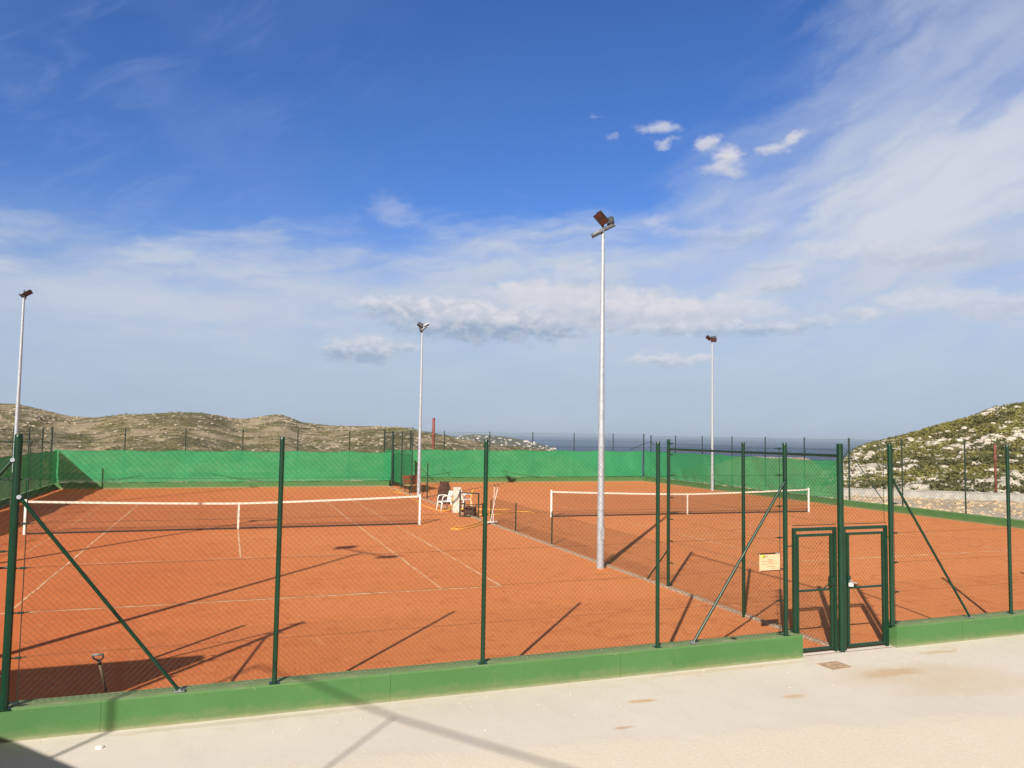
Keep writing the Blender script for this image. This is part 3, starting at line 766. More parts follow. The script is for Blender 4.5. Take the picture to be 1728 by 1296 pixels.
# ------------------------------------------------------------------ chain link fences
def chain(mb, A, B, z0, z1, dg=.072, r=.0013, off=0.):
    A, B = Vector((A[0], A[1], 0)), Vector((B[0], B[1], 0)); t = (B - A).normalized(); L = (B - A).length
    nn = Vector((-t.y, t.x, 0)); Hh = z1 - z0
    for sgn in (1, -1):
        s = -Hh if sgn > 0 else 0.
        end = L if sgn > 0 else L + Hh
        while s < end:
            if sgn > 0: u0, v0, u1, v1 = s, 0., s + Hh, Hh
            else: u0, v0, u1, v1 = s, 0., s - Hh, Hh
            # clip in u
            def clip(u0, v0, u1, v1):
                if u0 > u1: u0, v0, u1, v1 = u1, v1, u0, v0
                if u1 <= 0 or u0 >= L: return None
                if u0 < 0: v0 = v0 + (v1 - v0) * (0 - u0) / (u1 - u0); u0 = 0.
                if u1 > L: v1 = v0 + (v1 - v0) * (L - u0) / (u1 - u0); u1 = L
                return u0, v0, u1, v1
            c = clip(u0, v0, u1, v1)
            if c:
                a = A + t * c[0] + Vector((0, 0, z0 + c[1])) + nn * (off + sgn * r); b_ = A + t * c[2] + Vector((0, 0, z0 + c[3])) + nn * (off + sgn * r)
                dd = (b_ - a)
                if dd.length > .02:
                    dd.normalize(); e = dd.cross(nn) * r; g = nn * r
                    vs = [a + e, a - e * .5 + g * .87, a - e * .5 - g * .87, b_ + e, b_ - e * .5 + g * .87, b_ - e * .5 - g * .87]
                    mb.add(vs, [(0, 1, 4, 3), (1, 2, 5, 4), (2, 0, 3, 5)])
            s += dg
    return mb
def post_part(t, x, y, z0, z1, r, mat=None, nm='post'):
    mb = MB().tube([(x, y, z0), (x, y, z1)], r, 14)
    mb.tube([(x, y, z1 + .001), (x, y, z1 + .018), (x, y, z1 + .030)], r * 1.08, 14, r2=r * .8)
    return mb.build(nm, mat or M['post'], t, False)
def smooth_by(o, ang=40):
    for pl in o.data.polygons: pl.use_smooth = True
    o.data.set_sharp_from_angle(angle=R(ang)); return o
def wires(t, A, B, zs, r=.0016, sag=.006, off=0.0, nm='tension_wire'):
    for z in zs:
        A_, B_ = Vector((*A, z)), Vector((*B, z)); pts = [A_.lerp(B_, i / 10) - Vector((0, 0, sag * math.sin(math.pi * i / 10))) for i in range(11)]
        MB().tube(pts, r, 5).build(nm, M['wire'], t)
def bracket(t, x, y, z, dx_):
    """stretcher clamp and hook beside a tension post"""
    mb = MB(); s = 1 if dx_ > 0 else -1
    mb.tube([(x + s * .03, y - .012, z), (x + s * .075, y - .012, z)], .008, 6)
    mb.bbox((x + s * .075, y - .026, z - .012), (x + s * .135, y + .002, z + .012), .004)
    mb.tube([(x + s * .135, y - .012, z), (x + s * .185, y - .012, z)], .005, 6)
    mb.build('wire_stretcher', M['wire'], t)
def brace(t, A, B, r=.021, mat=None, cl='post'):
    A, B = Vector(A), Vector(B)
    o = MB().tube([A, B], r, 12).build('brace', mat or M['post'], t); smooth_by(o)
    mb = MB().bbox((B.x - .055, B.y - .045, B.z - .004), (B.x + .055, B.y + .045, B.z + .012), .003)
    mb.tube([B + Vector((.0, -.035, .014)), B + Vector((0, .035, .014))], .02, 8)
    mb.build('brace_foot', M['dullgalv'], t)
    MB().tube([A + Vector((0, -.028, 0)), A + Vector((0, .028, 0))], .024, 10).build('brace_clamp', M[cl], t)  # left braces get a pale clamp that stands for a white highlight
def bar(t, x, y, z0, z1): MB().tube([(x, y, z0), (x, y, z1)], .005, 6).build('tension_bar', M['wire'], t)
ZT = 3.33; YF = -18.46
LV = [.40, .89, 1.38, 1.87, 2.36, 2.85, 3.27]
# ---- near fence, left of the gates
t = thing('chain_link_fence', 'tall green chain link fence on the low wall in front of the left court', 'fence')
for x, y, r in [(-2.62, -18.60, .042), (.22, -18.55, .030), (2.91, -18.52, .030), (5.61, -18.50, .030), (7.92, -18.49, .036)]:
    smooth_by(post_part(t, x, y, .345, ZT, r))
for x, y in [(-2.62, -18.60), (.22, -18.55), (2.91, -18.52), (5.61, -18.50), (7.92, -18.49)]:
    MB().bbox((x - .06, y - .05, .347), (x + .06, y + .05, .356), .003).build('base_plate', M['post'], t)
mb = MB(); chain(mb, (-2.51, -18.555), (7.90, -18.455), .37, ZT - .05); mb.build('wire_mesh', M['wire'], t)
wires(t, (-2.5, -18.56), (7.9, -18.46), LV)
for z in LV: bracket(t, -2.62, -18.58, z, 1)
for z in LV: bracket(t, 7.92, -18.47, z, -1)
bar(t, -2.51, -18.555, .37, 3.28); bar(t, 7.84, -18.46, .37, 3.28)
brace(t, (-2.58, -18.62, 2.66), (-.85, -18.56, .36), cl='galv'); brace(t, (7.90, -18.52, 2.76), (6.22, -18.50, .36))
# ---- near fence continuing off to the left, with its gate
t = thing('chain_link_fence', 'green chain link fence left of the thick corner post, beside a gate leaf', 'fence')
for x, r in [(-3.62, .036), (-6.3, .03), (-8.9, .03), (-9.4, .05)]: smooth_by(post_part(t, x, -18.56, .345 if x < -3.7 else .345, ZT, r))
mb = MB(); chain(mb, (-9.4, -18.55), (-3.64, -18.55), .37, ZT - .05, .09); chain(mb, (-3.6, -18.56), (-2.62, -18.56), 2.10, ZT - .05); mb.build('wire_mesh', M['wire'], t)
wires(t, (-3.6, -18.56), (-2.6, -18.56), [2.36, 2.85, 3.27]); 
for z in (2.06, 2.85, 3.27): bracket(t, -2.62, -18.58, z, -1)
bar(t, -2.66, -18.56, 2.1, 3.28); brace(t, (-2.66, -18.62, 3.07), (-4.75, -18.56, .36), cl='galv')
tl = thing('gate', 'green gate leaf at the very left edge beside the thick post', 'gate')
mb = MB()
for x in (-3.52, -2.80): mb.bbox((x - .025, -18.62, .36), (x + .025, -18.57, 2.02), .006)
for z in (.385, 1.0, 1.995): mb.bbox((-3.495, -18.62, z - .024), (-2.825, -18.57, z + .024), .006)
mb.build('frame', M['post'], tl); mb = MB(); chain(mb, (-3.5, -18.595), (-2.82, -18.595), .40, 1.98); mb.build('wire_mesh', M['wire'], tl)
for z in (.7, 2.0 - .12): MB().tube([(-2.78, -18.595, z), (-2.60, -18.595, z)], .012, 8).build('hinge', M['post'], tl)

# ---- near fence, right of the gates
t = thing('chain_link_fence', 'tall green chain link fence on the low wall right of the gates', 'fence')
for x, y, r in [(10.10, -18.47, .040), (12.94, -18.40, .032), (15.75, -18.36, .032), (18.6, -18.33, .032), (21.4, -18.3, .032), (24.2, -18.28, .032), (27, -18.26, .032)]:
    smooth_by(post_part(t, x, y, .345, ZT + .01, r))
    MB().bbox((x - .06, y - .05, .347), (x + .06, y + .05, .356), .003).build('base_plate', M['post'], t)
mb = MB(); chain(mb, (10.13, -18.44), (27., -18.23), .37, ZT - .04); mb.build('wire_mesh', M['wire'], t)
wires(t, (10.13, -18.44), (27., -18.23), LV)
for z in LV: bracket(t, 10.10, -18.45, z, 1)
bar(t, 10.20, -18.44, .37, 3.28); brace(t, (10.13, -18.50, 2.76), (11.87, -18.46, .36))

# ---- tall divider screen between gates and the clay, with its top rail
t = thing('divider_fence', 'tall green chain link partition with a top rail behind the gates', 'fence')
smooth_by(post_part(t, 9.05, YF, -.02, ZT, .052))
smooth_by(post_part(t, 8.99, -15.98, -.02, ZT - .01, .034)); smooth_by(post_part(t, 9.08, -13.10, -.02, ZT + .01, .038))
o = MB().tube([(9.05, YF + .05, 3.16), (9.0, -15.9, 3.15), (9.08, -13.12, 3.14)], .024, 10).build('top_rail', M['post'], t); smooth_by(o)
mb = MB(); chain(mb, (9.05, YF + .06), (9.08, -13.14), .05, ZT - .06, .078); mb.build('wire_mesh', M['wire'], t)
wires(t, (9.05, YF + .05), (9.08, -13.12), [.1, .58, 1.07, 1.56, 2.05, 2.54, 3.02, 3.3 - .05])
for z in [.1, .58, 1.07, 1.56, 2.05, 2.54, 3.02, 3.27]:
    mb = MB().bbox((9.06, -13.30, z - .012), (9.085, -13.17, z + .012), .004); mb.build('wire_stretcher', M['wire'], t)
o = MB().tube([(9.07, -13.06, .82), (9.05, -12.22, .05)], .018, 10).build('brace', M['post'], t); smooth_by(o)
o = MB().tube([(9.07, -14.9, .05), (9.08, -13.14, .85)], .016, 10)
# ---- low divider fence
t = thing('divider_fence', 'low green mesh fence along the kerb in the middle of the courts', 'fence')
for y, z in [(-9.65, 1.0), (-6.2, 1.0), (-2.95, .99), (-.19, .87)]: smooth_by(post_part(t, 9.13, y, -.02, z, .022))
mb = MB(); chain(mb, (9.13, -13.0), (9.13, -.2), .05, .97, .06, .0018); mb.build('wire_mesh', M['wire'], t)
wires(t, (9.13, -13.06), (9.13, -.2), [.5, .97], .0025)
# ---- far fences
def far_fence(label, P, z1, r=.032, dg=.09, tops=0.):
    t = thing('chain_link_fence', label, 'fence')
    for (x, y, *k) in P: smooth_by(post_part(t, x, y, .30, z1, k[0] if k else r, M['farpost']))
    mb = MB()
    for a_, b_ in zip(P, P[1:]): chain(mb, a_[:2], b_[:2], .4, z1 - .06, dg, .0018)
    mb.build('wire_mesh', M['wire'], t)
    for z in (z1 - .05, z1 - .55):
        for a_, b_ in zip(P, P[1:]): wires(t, a_[:2], b_[:2], [z], .004, .01)
    return t
YLF = 20.46
tf = far_fence('green chain link fence across the far end of the left court, hills behind', [(-9.6, YLF, .045), (-5.95, YLF), (-2.77, YLF - .0), (.38, YLF), (3.55, YLF), (6.68, YLF), (9.42, YLF, .05)], 3.42)
tf2 = far_fence('green chain link fence across the far end of the right court, sea behind', [(9.42, 23.35, .05), (11.2, 23.35, .05), (13.55, 23.35), (16.85, 23.35), (20.1, 23.35), (23.35, 23.35), (26.55, 23.35), (29.14, 23.35, .045)], 3.52)
tr = far_fence('green chain link fence down the right side of the right court', [(29.14, 22.3, .045), (29.14, 18.9), (29.14, 15.6), (29.14, 12.35), (29.14, 9.15), (29.14, 5.85), (29.14, 2.6, .045), (29.14, -.7), (29.14, -4.0), (29.14, -7.3), (29.14, -10.6), (29.14, -13.9), (29.14, -17.2)], 3.44)
for B2 in ((29.14, 4.0, .34), (29.14, .6, .34)):
    pass
o = MB().tube([(29.12, 2.6, 2.85), (29.12, .35, .40)], .022, 8).build('brace', M['farpost'], tr)
o = MB().tube([(29.12, 2.6, 2.85), (29.12, 4.7, .6)], .022, 8).build('brace', M['farpost'], tr)
for dxx in (-.9,): 
    MB().tube([(29.10, 22.3, 3.0), (27.9, 23.32, 2.35)], .02, 8).build('brace', M['farpost'], tr)
MB().tube([(29.12, 22.3, 3.0), (29.12, 20.9, 2.35)], .02, 8).build('brace', M['farpost'], tr)
far_fence('green chain link fence down the left side of the left court, in shade', [(-9.40, 17.2), (-9.40, 14.3), (-9.40, 11.4), (-9.40, 8.6), (-9.40, 5.7), (-9.40, 2.8), (-9.40, -.1), (-9.4, -3), (-9.4, -5.9), (-9.4, -8.8), (-9.4, -11.7), (-9.4, -14.6), (-9.4, -18)], 3.36)
# far end of the divider
t = thing('divider_fence', 'tall green partition with cloth at the far end between the courts', 'fence')
for y, r, z in [(20.25, .06, 3.45), (17.45, .035, 3.42), (14.6, .03, 3.40)]: smooth_by(post_part(t, 9.36, y, -.02, z, r, M['farpost']))
mb = MB(); chain(mb, (9.36, 14.6), (9.36, 23.2), .1, 3.36, .09, .0018); mb.build('wire_mesh', M['wire'], t)
MB().tube([(9.36, 14.6, 3.36), (9.36, 23.2, 3.4)], .02, 8).build('top_rail', M['farpost'], t)
MB().tube([(11.2, 23.25, 2.75), (14.0, 23.2, .45)], .02, 8).build('brace', M['farpost'], tf2)

# ------------------------------------------------------------------ windscreens
def windscreen(label, P, z0, z1, seed, nrm, nm='windscreen'):
    vs = []; fs = []; L0 = 0; rows = 12
    cols_ = []
    for A, B in zip(P, P[1:]):
        A, B = Vector((*A, 0)), Vector((*B, 0)); L = (B - A).length; n_ = max(2, int(L / .16))
        for i in range(n_ + (1 if B == Vector((*P[-1], 0)) else 0)): cols_.append((A.lerp(B, i / n_), L0 + L * i / n_))
        L0 += L
    nn = Vector(nrm)
    for (q, s) in cols_:
        for j in range(rows + 1):
            v = j / rows
            top = z1 - .075 * abs(math.sin(s * math.pi / 3.2)) - .02 * noise.noise(Vector((s * 1.2, seed, 0)))
            bot = z0 + .05 * noise.noise(Vector((s * .7, seed, 3))) + .035 * noise.noise(Vector((s * 2.6, seed, 9)))
            z = bot + (top - bot) * v
            o_ = .03 * abs(noise.noise(Vector((s * .9 + v * 1.8, v * .9, seed + 2)))) * 3 * (1.1 - v) + .045 * noise.noise(Vector((s * .8, v * 1.5, seed))) + .02 * noise.noise(Vector((s * 3.1, v * 3 + s * .8, seed + 4))) + .035 * (1 - v) * noise.noise(Vector((s * 1.4 + v * 2, v * 2, seed + 8)))
            p_ = q + nn * (.07 + o_); vs.append((p_.x, p_.y, z))
    for i in range(len(cols_) - 1):
        for j in range(rows): fs.append((i * (rows + 1) + j, (i + 1) * (rows + 1) + j, (i + 1) * (rows + 1) + j + 1, i * (rows + 1) + j + 1))
    t = thing(nm, label, 'windscreen')
    o = MB().add(vs, fs).build('cloth', M['screen'], t, True)
    hem = [Vector(vs[i * (rows + 1) + rows]) + nn * .004 for i in range(0, len(cols_), 3)]
    MB().tube(hem, .010, 5).build('top_hem', M['screen'], t)
    # dark cords along the bottom edge, standing in for shaded folds in the cloth
    for k in range(int(L0 / 6.5)):
        s0 = int(len(cols_) * (k + .25) / (L0 / 6.5)); s1 = min(len(cols_) - 1, s0 + 18)
        if s0 >= len(cols_): break
        a_, b_ = cols_[s0][0] + nn * .16, cols_[s1][0] + nn * .16
        zz = (z0 + .45, z0 + .02) if k % 2 else (z0 + .02, z0 + .38)
        MB().tube([(a_.x, a_.y, zz[0]), ((a_.x + b_.x) / 2, (a_.y + b_.y) / 2, (zz[0] + zz[1]) / 2 - .05), (b_.x, b_.y, zz[1])], .008, 5).build('cord', M['farpost'], t)
    return t
windscreen('green windscreen cloth on the far fence of the left court', [(-9.45, 20.36), (9.30, 20.36)], .37, 2.18, 1., (0, -1, 0))
windscreen('green windscreen cloth on the far fence of the right court', [(9.5, 23.25), (28.9, 23.25)], .37, 2.27, 7., (0, -1, 0))
windscreen('saturated green windscreen cloth on the right side fence, ending halfway', [(29.05, 23.0), (29.05, 3.1)], .38, 2.30, 13., (-1, 0, 0))
windscreen('dark backlit windscreen cloth on the left side fence', [(-9.33, -18.0), (-9.33, 20.2)], .37, 2.18, 19., (1, 0, 0))
windscreen('narrow green cloth hung on the far partition between the courts', [(9.40, 15.), (9.40, 23.1)], .30, 2.15, 25., (1, 0, 0))

# ------------------------------------------------------------------ gates
def gate(x0, x1, hinge, label, lock):
    """outer jamb frame + leaf + mesh"""
    t = thing('pedestrian_gate', label, 'gate', (0, YF + .04, 0))
    mb = MB(); w = .052
    mb.bbox((x0, -.026, .0), (x0 + w, .026, 2.0), .006); mb.bbox((x1 - w, -.026, .0), (x1, .026, 2.0), .006); mb.bbox((x0 + w + .001, -.026, 2.0 - w), (x1 - w - .001, .026, 2.0), .006)
    mb.build('jamb_frame', M['post'], t)
    a, b_ = (x0 + w + (.012 if hinge < 0 else .030), x1 - w - (.030 if hinge < 0 else .012))
    lf = MB(); k = .042
    lf.bbox((a, -.022, .05), (a + k, .022, 1.90), .005); lf.bbox((b_ - k, -.022, .05), (b_, .022, 1.90), .005)
    for z in (.05, .985, 1.858): lf.bbox((a + k + .001, -.020, z), (b_ - k - .001, .020, z + (.042 if z != .985 else .03)), .005)
    leaf = lf.build('leaf_frame', M['post'], t)
    mb = MB(); chain(mb, (a + k, 0), (b_ - k, 0), .09, 1.86, .072); mb.build('wire_mesh', M['wire'], t)
    mb = MB(); mb.tube([(x0, 0, 2.04), (x1, 0, 2.04)], .007, 6); mb.build('top_wire', M['wire'], t)
    for z in (.35, 1.72):
        hx = a if hinge < 0 else b_
        MB().tube([(hx, -.03, z - .05), (hx, -.03, z + .05)], .014, 8).build('hinge', M['post'], t)
    lx = b_ - .02 if hinge < 0 else a + .02
    lk = MB().bbox((lx - .03, -.040, 1.02), (lx + .03, .040, 1.20), .005).build('lock_box', M['post'], t)
    s = -1 if hinge < 0 else 1
    MB().tube([(lx, -.05, 1.10), (lx, -.09, 1.10), (lx + s * .10, -.09, 1.09)], .008, 8).build('handle', M['galv' if lock else 'black'], lk)
    st = MB().tube([(lx + s * .01, 0.0, 1.12), (lx + s * .17, 0, 1.0)], .010, 6).build('corner_stay', M['post'], t)
    if lock:
        pl = thing('padlock', 'small pale padlock hanging on the right gate', 'padlock', (lx + .01, YF - .02, 1.08))
        MB().bbox((-.035, -.02, -.045), (.035, .02, .012), .006).build('body', M['white'], pl)
        MB().tube([(-.022, 0, .01), (-.022, 0, .045), (0, 0, .062), (.022, 0, .045), (.022, 0, .01)], .005, 6).build('shackle', M['galv'], pl)
    return t
gate(8.12, 8.985, -1, 'left green gate of the pair, between the sign and the thick centre post', False)
gate(9.12, 10.055, 1, 'right green gate of the pair, with a pale padlock', True)
# mesh panel above the gates
t = thing('chain_link_fence', 'green mesh panel filling the opening above the two gates', 'fence')
mb = MB(); chain(mb, (7.95, YF + .03), (9.0, YF + .03), 2.07, ZT - .04); chain(mb, (9.10, YF + .03), (10.0, YF + .03), 2.07, ZT - .04); mb.build('wire_mesh', M['wire'], t)
wires(t, (7.95, YF + .03), (9.0, YF + .03), [2.07, 2.36, 2.85, 3.27]); wires(t, (9.10, YF + .03), (10.0, YF + .03), [2.07, 3.27])
bar(t, 10.00, YF + .03, 2.07, 3.28); bar(t, 9.12, YF + .03, 2.07, 3.28); bar(t, 7.98, YF + .03, 2.07, 3.28)
for z in (1.72, .42): MB().tube([(7.94, YF + .02, z), (8.12, YF + .03, z)], .010, 8).build('jamb_strap', M['post'], t)
for z in (1.80, .42): MB().tube([(10.06, YF + .03, z), (10.12, YF, z)], .012, 8).build('jamb_strap', M['post'], t)
for z in (.3, .85, 1.4): MB().tube([(8.98, YF + .03, z), (9.13, YF + .03, z)], .008, 6).build('jamb_strap', M['post'], t)

# ------------------------------------------------------------------ sign on the mesh
m, n, b = newmat('sign_print'); M['sign'] = m
tco = n.new('ShaderNodeTexCoord'); u, _, v = n.sep(tco.outputs['Object'])
n.put(b.inputs['Base Color'], n.mix(n.ramp(n.noise(tco.outputs['Object'], 7, 3), .3, .7), (.74, .46, .28), (.78, .50, .32))); b.inputs['Roughness'].default_value = .5
t = thing('information_sign', 'small cream notice board tied to the fence left of the gates', 'sign', (7.575, -18.545, 1.51), .02)
MB().bbox((-.195, -.004, -.135), (.195, .004, .135), .002).build('board', M['sign'], t)
MB().bbox((-.195, -.0075, .118), (.197, -.0045, .140), .001).build('header_band', simple('sign_header_dark', (.035, .012, .01), .5), t)
MB().bbox((-.180, -.0075, -.142), (.197, -.0045, -.128), .001).build('footer_band', simple('sign_footer_dark', (.05, .018, .012), .5), t)
mb = MB(); mb.tube([(-.135, -.0045, .098), (-.135, -.0070, .098)], .032, 16); mb.build('logo', simple('sign_logo_lime', (.62, .70, .10), .5), t)
random.seed(3)
inkm = simple('sign_ink_olive', (.22, .17, .06), .6)
def marks(z, x0, x1, h, nmin=.006, nmax=.018, mat=None):
    mg = MB(); x = x0
    while x < x1:
        w_ = random.uniform(nmin, nmax); mg.box((x, -.0078, z), (min(x + w_, x1), -.0046, z + h)); x += w_ + .005
    mg.build('lettering', mat or inkm, t)
for z, x0, x1, h in [(.088, -.145, -.085, .014), (.068, -.145, -.080, .012), (.086, -.072, -.030, .010), (.028, -.03, .045, .010), (.008, -.155, .12, .005), (-.015, -.03, .055, .007), (-.033, -.155, .14, .005), (-.075, -.07, .10, .006), (-.100, .02, .17, .004)]: marks(z, x0, x1, h)
marks(.124, .11, .185, .009, mat=M['white'])
for sx in (-.17, .17): MB().tube([(sx, -.006, .12), (sx, .05, .135), (sx, .09, .12)], .002, 5).build('cable_tie', M['black'], t)

# ------------------------------------------------------------------ tennis nets
def tennis_net(label, cx, cy, ang):
    t = thing('tennis_net', label, 'tennis net', (cx, cy, 0), ang)
    for x in (-6.4, 6.4):
        o = MB().tube([(x, 0, -.02), (x, 0, 1.09)], .045, 12).build('net_post', M['white'], t); smooth_by(o)
        MB().tube([(x, 0, 1.091), (x, 0, 1.115)], .050, 12).build('post_cap', M['white'], t)
        s = -1 if x > 0 else 1
        MB().bbox((x + s * .055, -.02, .92), (x + s * .08, .02, 1.0), .004).build('winder', M['black'], t)
    def top(x): return .914 + (1.07 - .914) * (abs(x) / 6.3) ** 1.3
    cords = MB(); x = -6.32; r = .0025
    def prism(a, b_):
        a, b_ = Vector(a), Vector(b_); dd = (b_ - a).normalized(); e = dd.cross(Vector((0, 1, 0))) * r; g = Vector((0, 1, 0)) * r
        cords.add([a + e, a - e * .5 + g, a - e * .5 - g, b_ + e, b_ - e * .5 + g, b_ - e * .5 - g], [(0, 1, 4, 3), (1, 2, 5, 4), (2, 0, 3, 5)])
    while x < 6.32:
        prism((x, 0, .04), (x, 0, top(x) - .02)); x += .045
    nh = 21
    for j in range(nh):
        for k in range(16):
            xa, xb = -6.32 + 12.64 * k / 16, -6.32 + 12.64 * (k + 1) / 16
            f = (j + .5) / nh
            prism((xa, 0, .04 + (top(xa) - .06) * f), (xb, 0, .04 + (top(xb) - .06) * f))
    cords.build('net_mesh', M['netcord'], t)
    band = MB(); n_ = 32
    for k in range(n_):
        xa, xb = -6.34 + 12.68 * k / n_, -6.34 + 12.68 * (k + 1) / n_
        za, zb = top(xa), top(xb)
        band.add([(xa, -.012, za - .065), (xb, -.012, zb - .065), (xb, -.012, zb), (xa, -.012, za), (xa, .012, za - .065), (xb, .012, zb - .065), (xb, .012, zb), (xa, .012, za)],
                 [(0, 1, 2, 3), (7, 6, 5, 4), (3, 2, 6, 7), (4, 5, 1, 0)])
    band.build('headband', M['netwhite'], t)
    MB().bbox((-.03, -.016, .01), (.03, .016, .925), .004).build('centre_strap', M['netwhite'], t)
    MB().box((-6.33, -.008, .015), (6.33, .008, .055)).build('bottom_tape', M['netcord'], t)
    return t
tennis_net('tennis net with white headband across the left court', 0, 0, 0)
tennis_net('tennis net with white headband across the right court', NX, NY, NA_)

# ------------------------------------------------------------------ floodlight masts
RV = Vector((.940, -.341, 0)); FV = Vector((.341, .940, 0)); ZV = Vector((0, 0, 1))
def rfz(v): return RV * v[0] + FV * v[1] + ZV * v[2]
def floodlight(parent, loc, l, nrm, k=1.):
    """LED floodlight: finned housing, dark bezel and two ochre panels on the emitting face; l = long axis, nrm = way it shines"""
    n_ = rfz(nrm).normalized(); x_ = rfz(l); x_ = (x_ - n_ * x_.dot(n_)).normalized(); z_ = -n_; y_ = z_.cross(x_)
    mt = Matrix.Translation(loc) @ Matrix((x_, y_, z_)).transposed().to_4x4() @ Matrix.Scale(k, 4)
    mb = MB(); mb.bbox((-.235, -.17, -.01), (.235, .17, .05), .015, mt); mb.bbox((-.15, -.11, .0505), (.15, .11, .10), .02, mt)
    for i in range(5):
        for sgn in (-1, 1): mb.box((sgn * (.165 + i * .015) - .003, -.15, .0505), (sgn * (.165 + i * .015) + .003, .15, .080), mt)
    h = mb.build('floodlight', M['lampgrey'], parent)
    MB().bbox((-.245, -.18, -.055), (.245, .18, -.0105), .006, mt).build('bezel', M['lampdark'], h)
    for s in (-1, 1):
        MB().bbox((-.215 if s < 0 else .035, -.135, -.061), (-.035 if s < 0 else .215, .135, -.0555), .002, mt).build('led_panel', M['led'], h)
    mb = MB()
    for s in (-1, 1): mb.box((s * .255 - .005, -.02, -.02), (s * .255 + .005, .02, .115), mt)
    mb.box((-.261, -.02, .1155), (.261, .02, .123), mt); mb.build('bracket', M['lampgrey'], h)
    return h
def mast(label, x, y, h, heads, k=1., arm=.0, armrot=0., r0=.098, r1=.045, name='floodlight_mast'):
    t = thing(name, label, 'floodlight mast', (x, y, 0), 0, 'floodlight masts round the courts')
    pts = [(0, 0, -.05 + (h + .05) * i / 12) for i in range(13)]
    o = MB().tube(pts, r0, 16, r2=r1).build('pole', M['galv'], t); smooth_by(o)
    MB().tube([(0, 0, 0.0), (0, 0, .018)], r0 * 1.35, 12).build('base_plate', M['clay'], t)
    MB().bbox((-.05, -r0 - .012, .75), (.05, -r0 + .02, 1.05), .006).build('inspection_door', M['galv'], t)
    if arm:
        c_, s_ = math.cos(armrot), math.sin(armrot)
        MB().tube([(-arm * c_, -arm * s_, h + .02), (0, 0, h - .0), (arm * c_, arm * s_, h + .02)], .03, 8).build('crossarm', M['galv'], t)
    else:
        MB().tube([(0, 0, h - .02), (0, 0, h + .30)], .03, 8).build('spigot', M['lampgrey'], t)
        o_ = rfz((.20, 0, .12)) * k; MB().tube([(-o_.x, -o_.y, h + .08 - o_.z), (o_.x, o_.y, h + .08 + o_.z)], .028, 8).build('crossarm', M['lampgrey'], t)
    for hd_ in heads:
        pos, l_, n_ = hd_[:3]; kk = k * (hd_[3] if len(hd_) > 3 else 1.)
        q = rfz(pos) * (k if not arm else 1); floodlight(t, (q.x, q.y, h + q.z), l_, n_, kk)
    return t
HM = [((-.10, -.22, .62), (.69, .21, -.72), (-.35, -.75, -.55), 1.22), ((-.26, .02, -.02), (.86, .0, .5), (.44, .0, -.86)), ((.28, .0, .27), (.86, .0, .5), (.44, .22, -.86)), ((.34, .18, .58), (.35, -.3, -.75), (.75, .5, -.45))]
mast('tall near floodlight mast standing between the courts beside the kerb', 8.70, -10.43, 8.76, HM, .60)
mast('far floodlight mast beside the right end of the left net', 8.96, 11.15, 8.80, [((-.22, -.05, .36), (.72, .1, -.52), (-.5, -.35, -.72)), ((-.15, .1, .50), (.72, .1, -.52), (-.4, .35, -.8)), ((.34, .0, .42), (.8, .0, .45), (.45, -.15, -.85)), ((-.12, .0, -.0), (.2, .3, .8), (-.7, .2, -.3)), ((.16, .0, .12), (.7, .0, .6), (.6, .1, -.7))], .62)
mast('far floodlight mast near the windscreen on the right of the right court', 28.55, 13.6, 9.50, [((-.34, -.1, .34), (.8, .1, -.5), (-.45, -.62, -.62)), ((.10, -.15, .16), (.9, .1, -.12), (.0, -.9, -.3)), ((.15, .2, .4), (.7, .3, -.4), (.3, .6, -.7))], .72)
mast('leftmost floodlight mast rising behind the thick green fence post', -8.57, 8.1, 8.75, [((.36, -.05, .34), (.8, .1, .48), (.35, -.7, -.62)), ((.12, .0, .22), (.7, .0, .5), (.3, -.6, -.7)), ((-.10, .0, .05), (.3, .6, -.4), (-.5, -.2, -.8))], .55)
mast('floodlight mast at the near left corner of the left court', -6.05, -18.15, 8.75, [((-.75, .75, .1), (.8, .3, .1), (.2, .3, -.9)), ((.75, -.9, .1), (.8, -.3, .1), (.3, -.2, -.9))], 1., 1.05, R(-63))
mast('floodlight mast on the near left side of the left court', -8.75, -9.6, 8.75, [((.36, -.05, .34), (.8, .1, .48), (.35, -.7, -.62)), ((-.10, .0, .05), (.3, .6, -.4), (-.5, -.2, -.8))])

# ------------------------------------------------------------------ things between the courts
# plastic armchairs
def armchair(label, x, y, rz):
    t = thing('plastic_armchair', label, 'chair', (x, y, 0), rz, 'white plastic armchairs by the hydrant post')
    # faces +X in local space
    mb = MB(); mb.bbox((-.22, -.235, .40), (.24, .235, .425), .012); mb.bbox((.215, -.23, .36), (.245, .23, .40), .01); mb.build('seat', M['plastic'], t)
    mb = MB(); tilt = Matrix.Translation((-.215, 0, .42)) @ Matrix.Rotation(R(-14), 4, 'Y')
    mb.bbox((-.012, -.235, .38), (.012, .235, .46), .01, tilt)
    mb.bbox((-.012, -.235, .0), (.012, .235, .06), .01, tilt)
    for i in range(7): mb.bbox((-.009, -.225 + i * .068, .061), (.009, -.190 + i * .068, .379), .005, tilt)
    mb.build('backrest', M['plastic'], t)
    for s in (-1, 1):
        mb = MB(); mb.tube([(.225, s * .25, .40), (.20, s * .265, .55), (.16, s * .27, .655), (-.02, s * .27, .67), (-.25, s * .25, .66)], .022, 8); mb.build('armrest', M['plastic'], t, True)
        for xx, zz, k in ((.20, .40, .07), (-.20, .42, -.09)):
            MB().tube([(xx, s * .235, zz), (xx + k, s * .27, -.0)], .030, 8, r2=.020).build('leg', M['plastic'], t, True)
    return t
armchair('white plastic armchair facing left, in front of the concrete post', 8.62, 4.75, R(188))
armchair('white plastic armchair half hidden behind the concrete post', 9.78, 5.6, R(20))
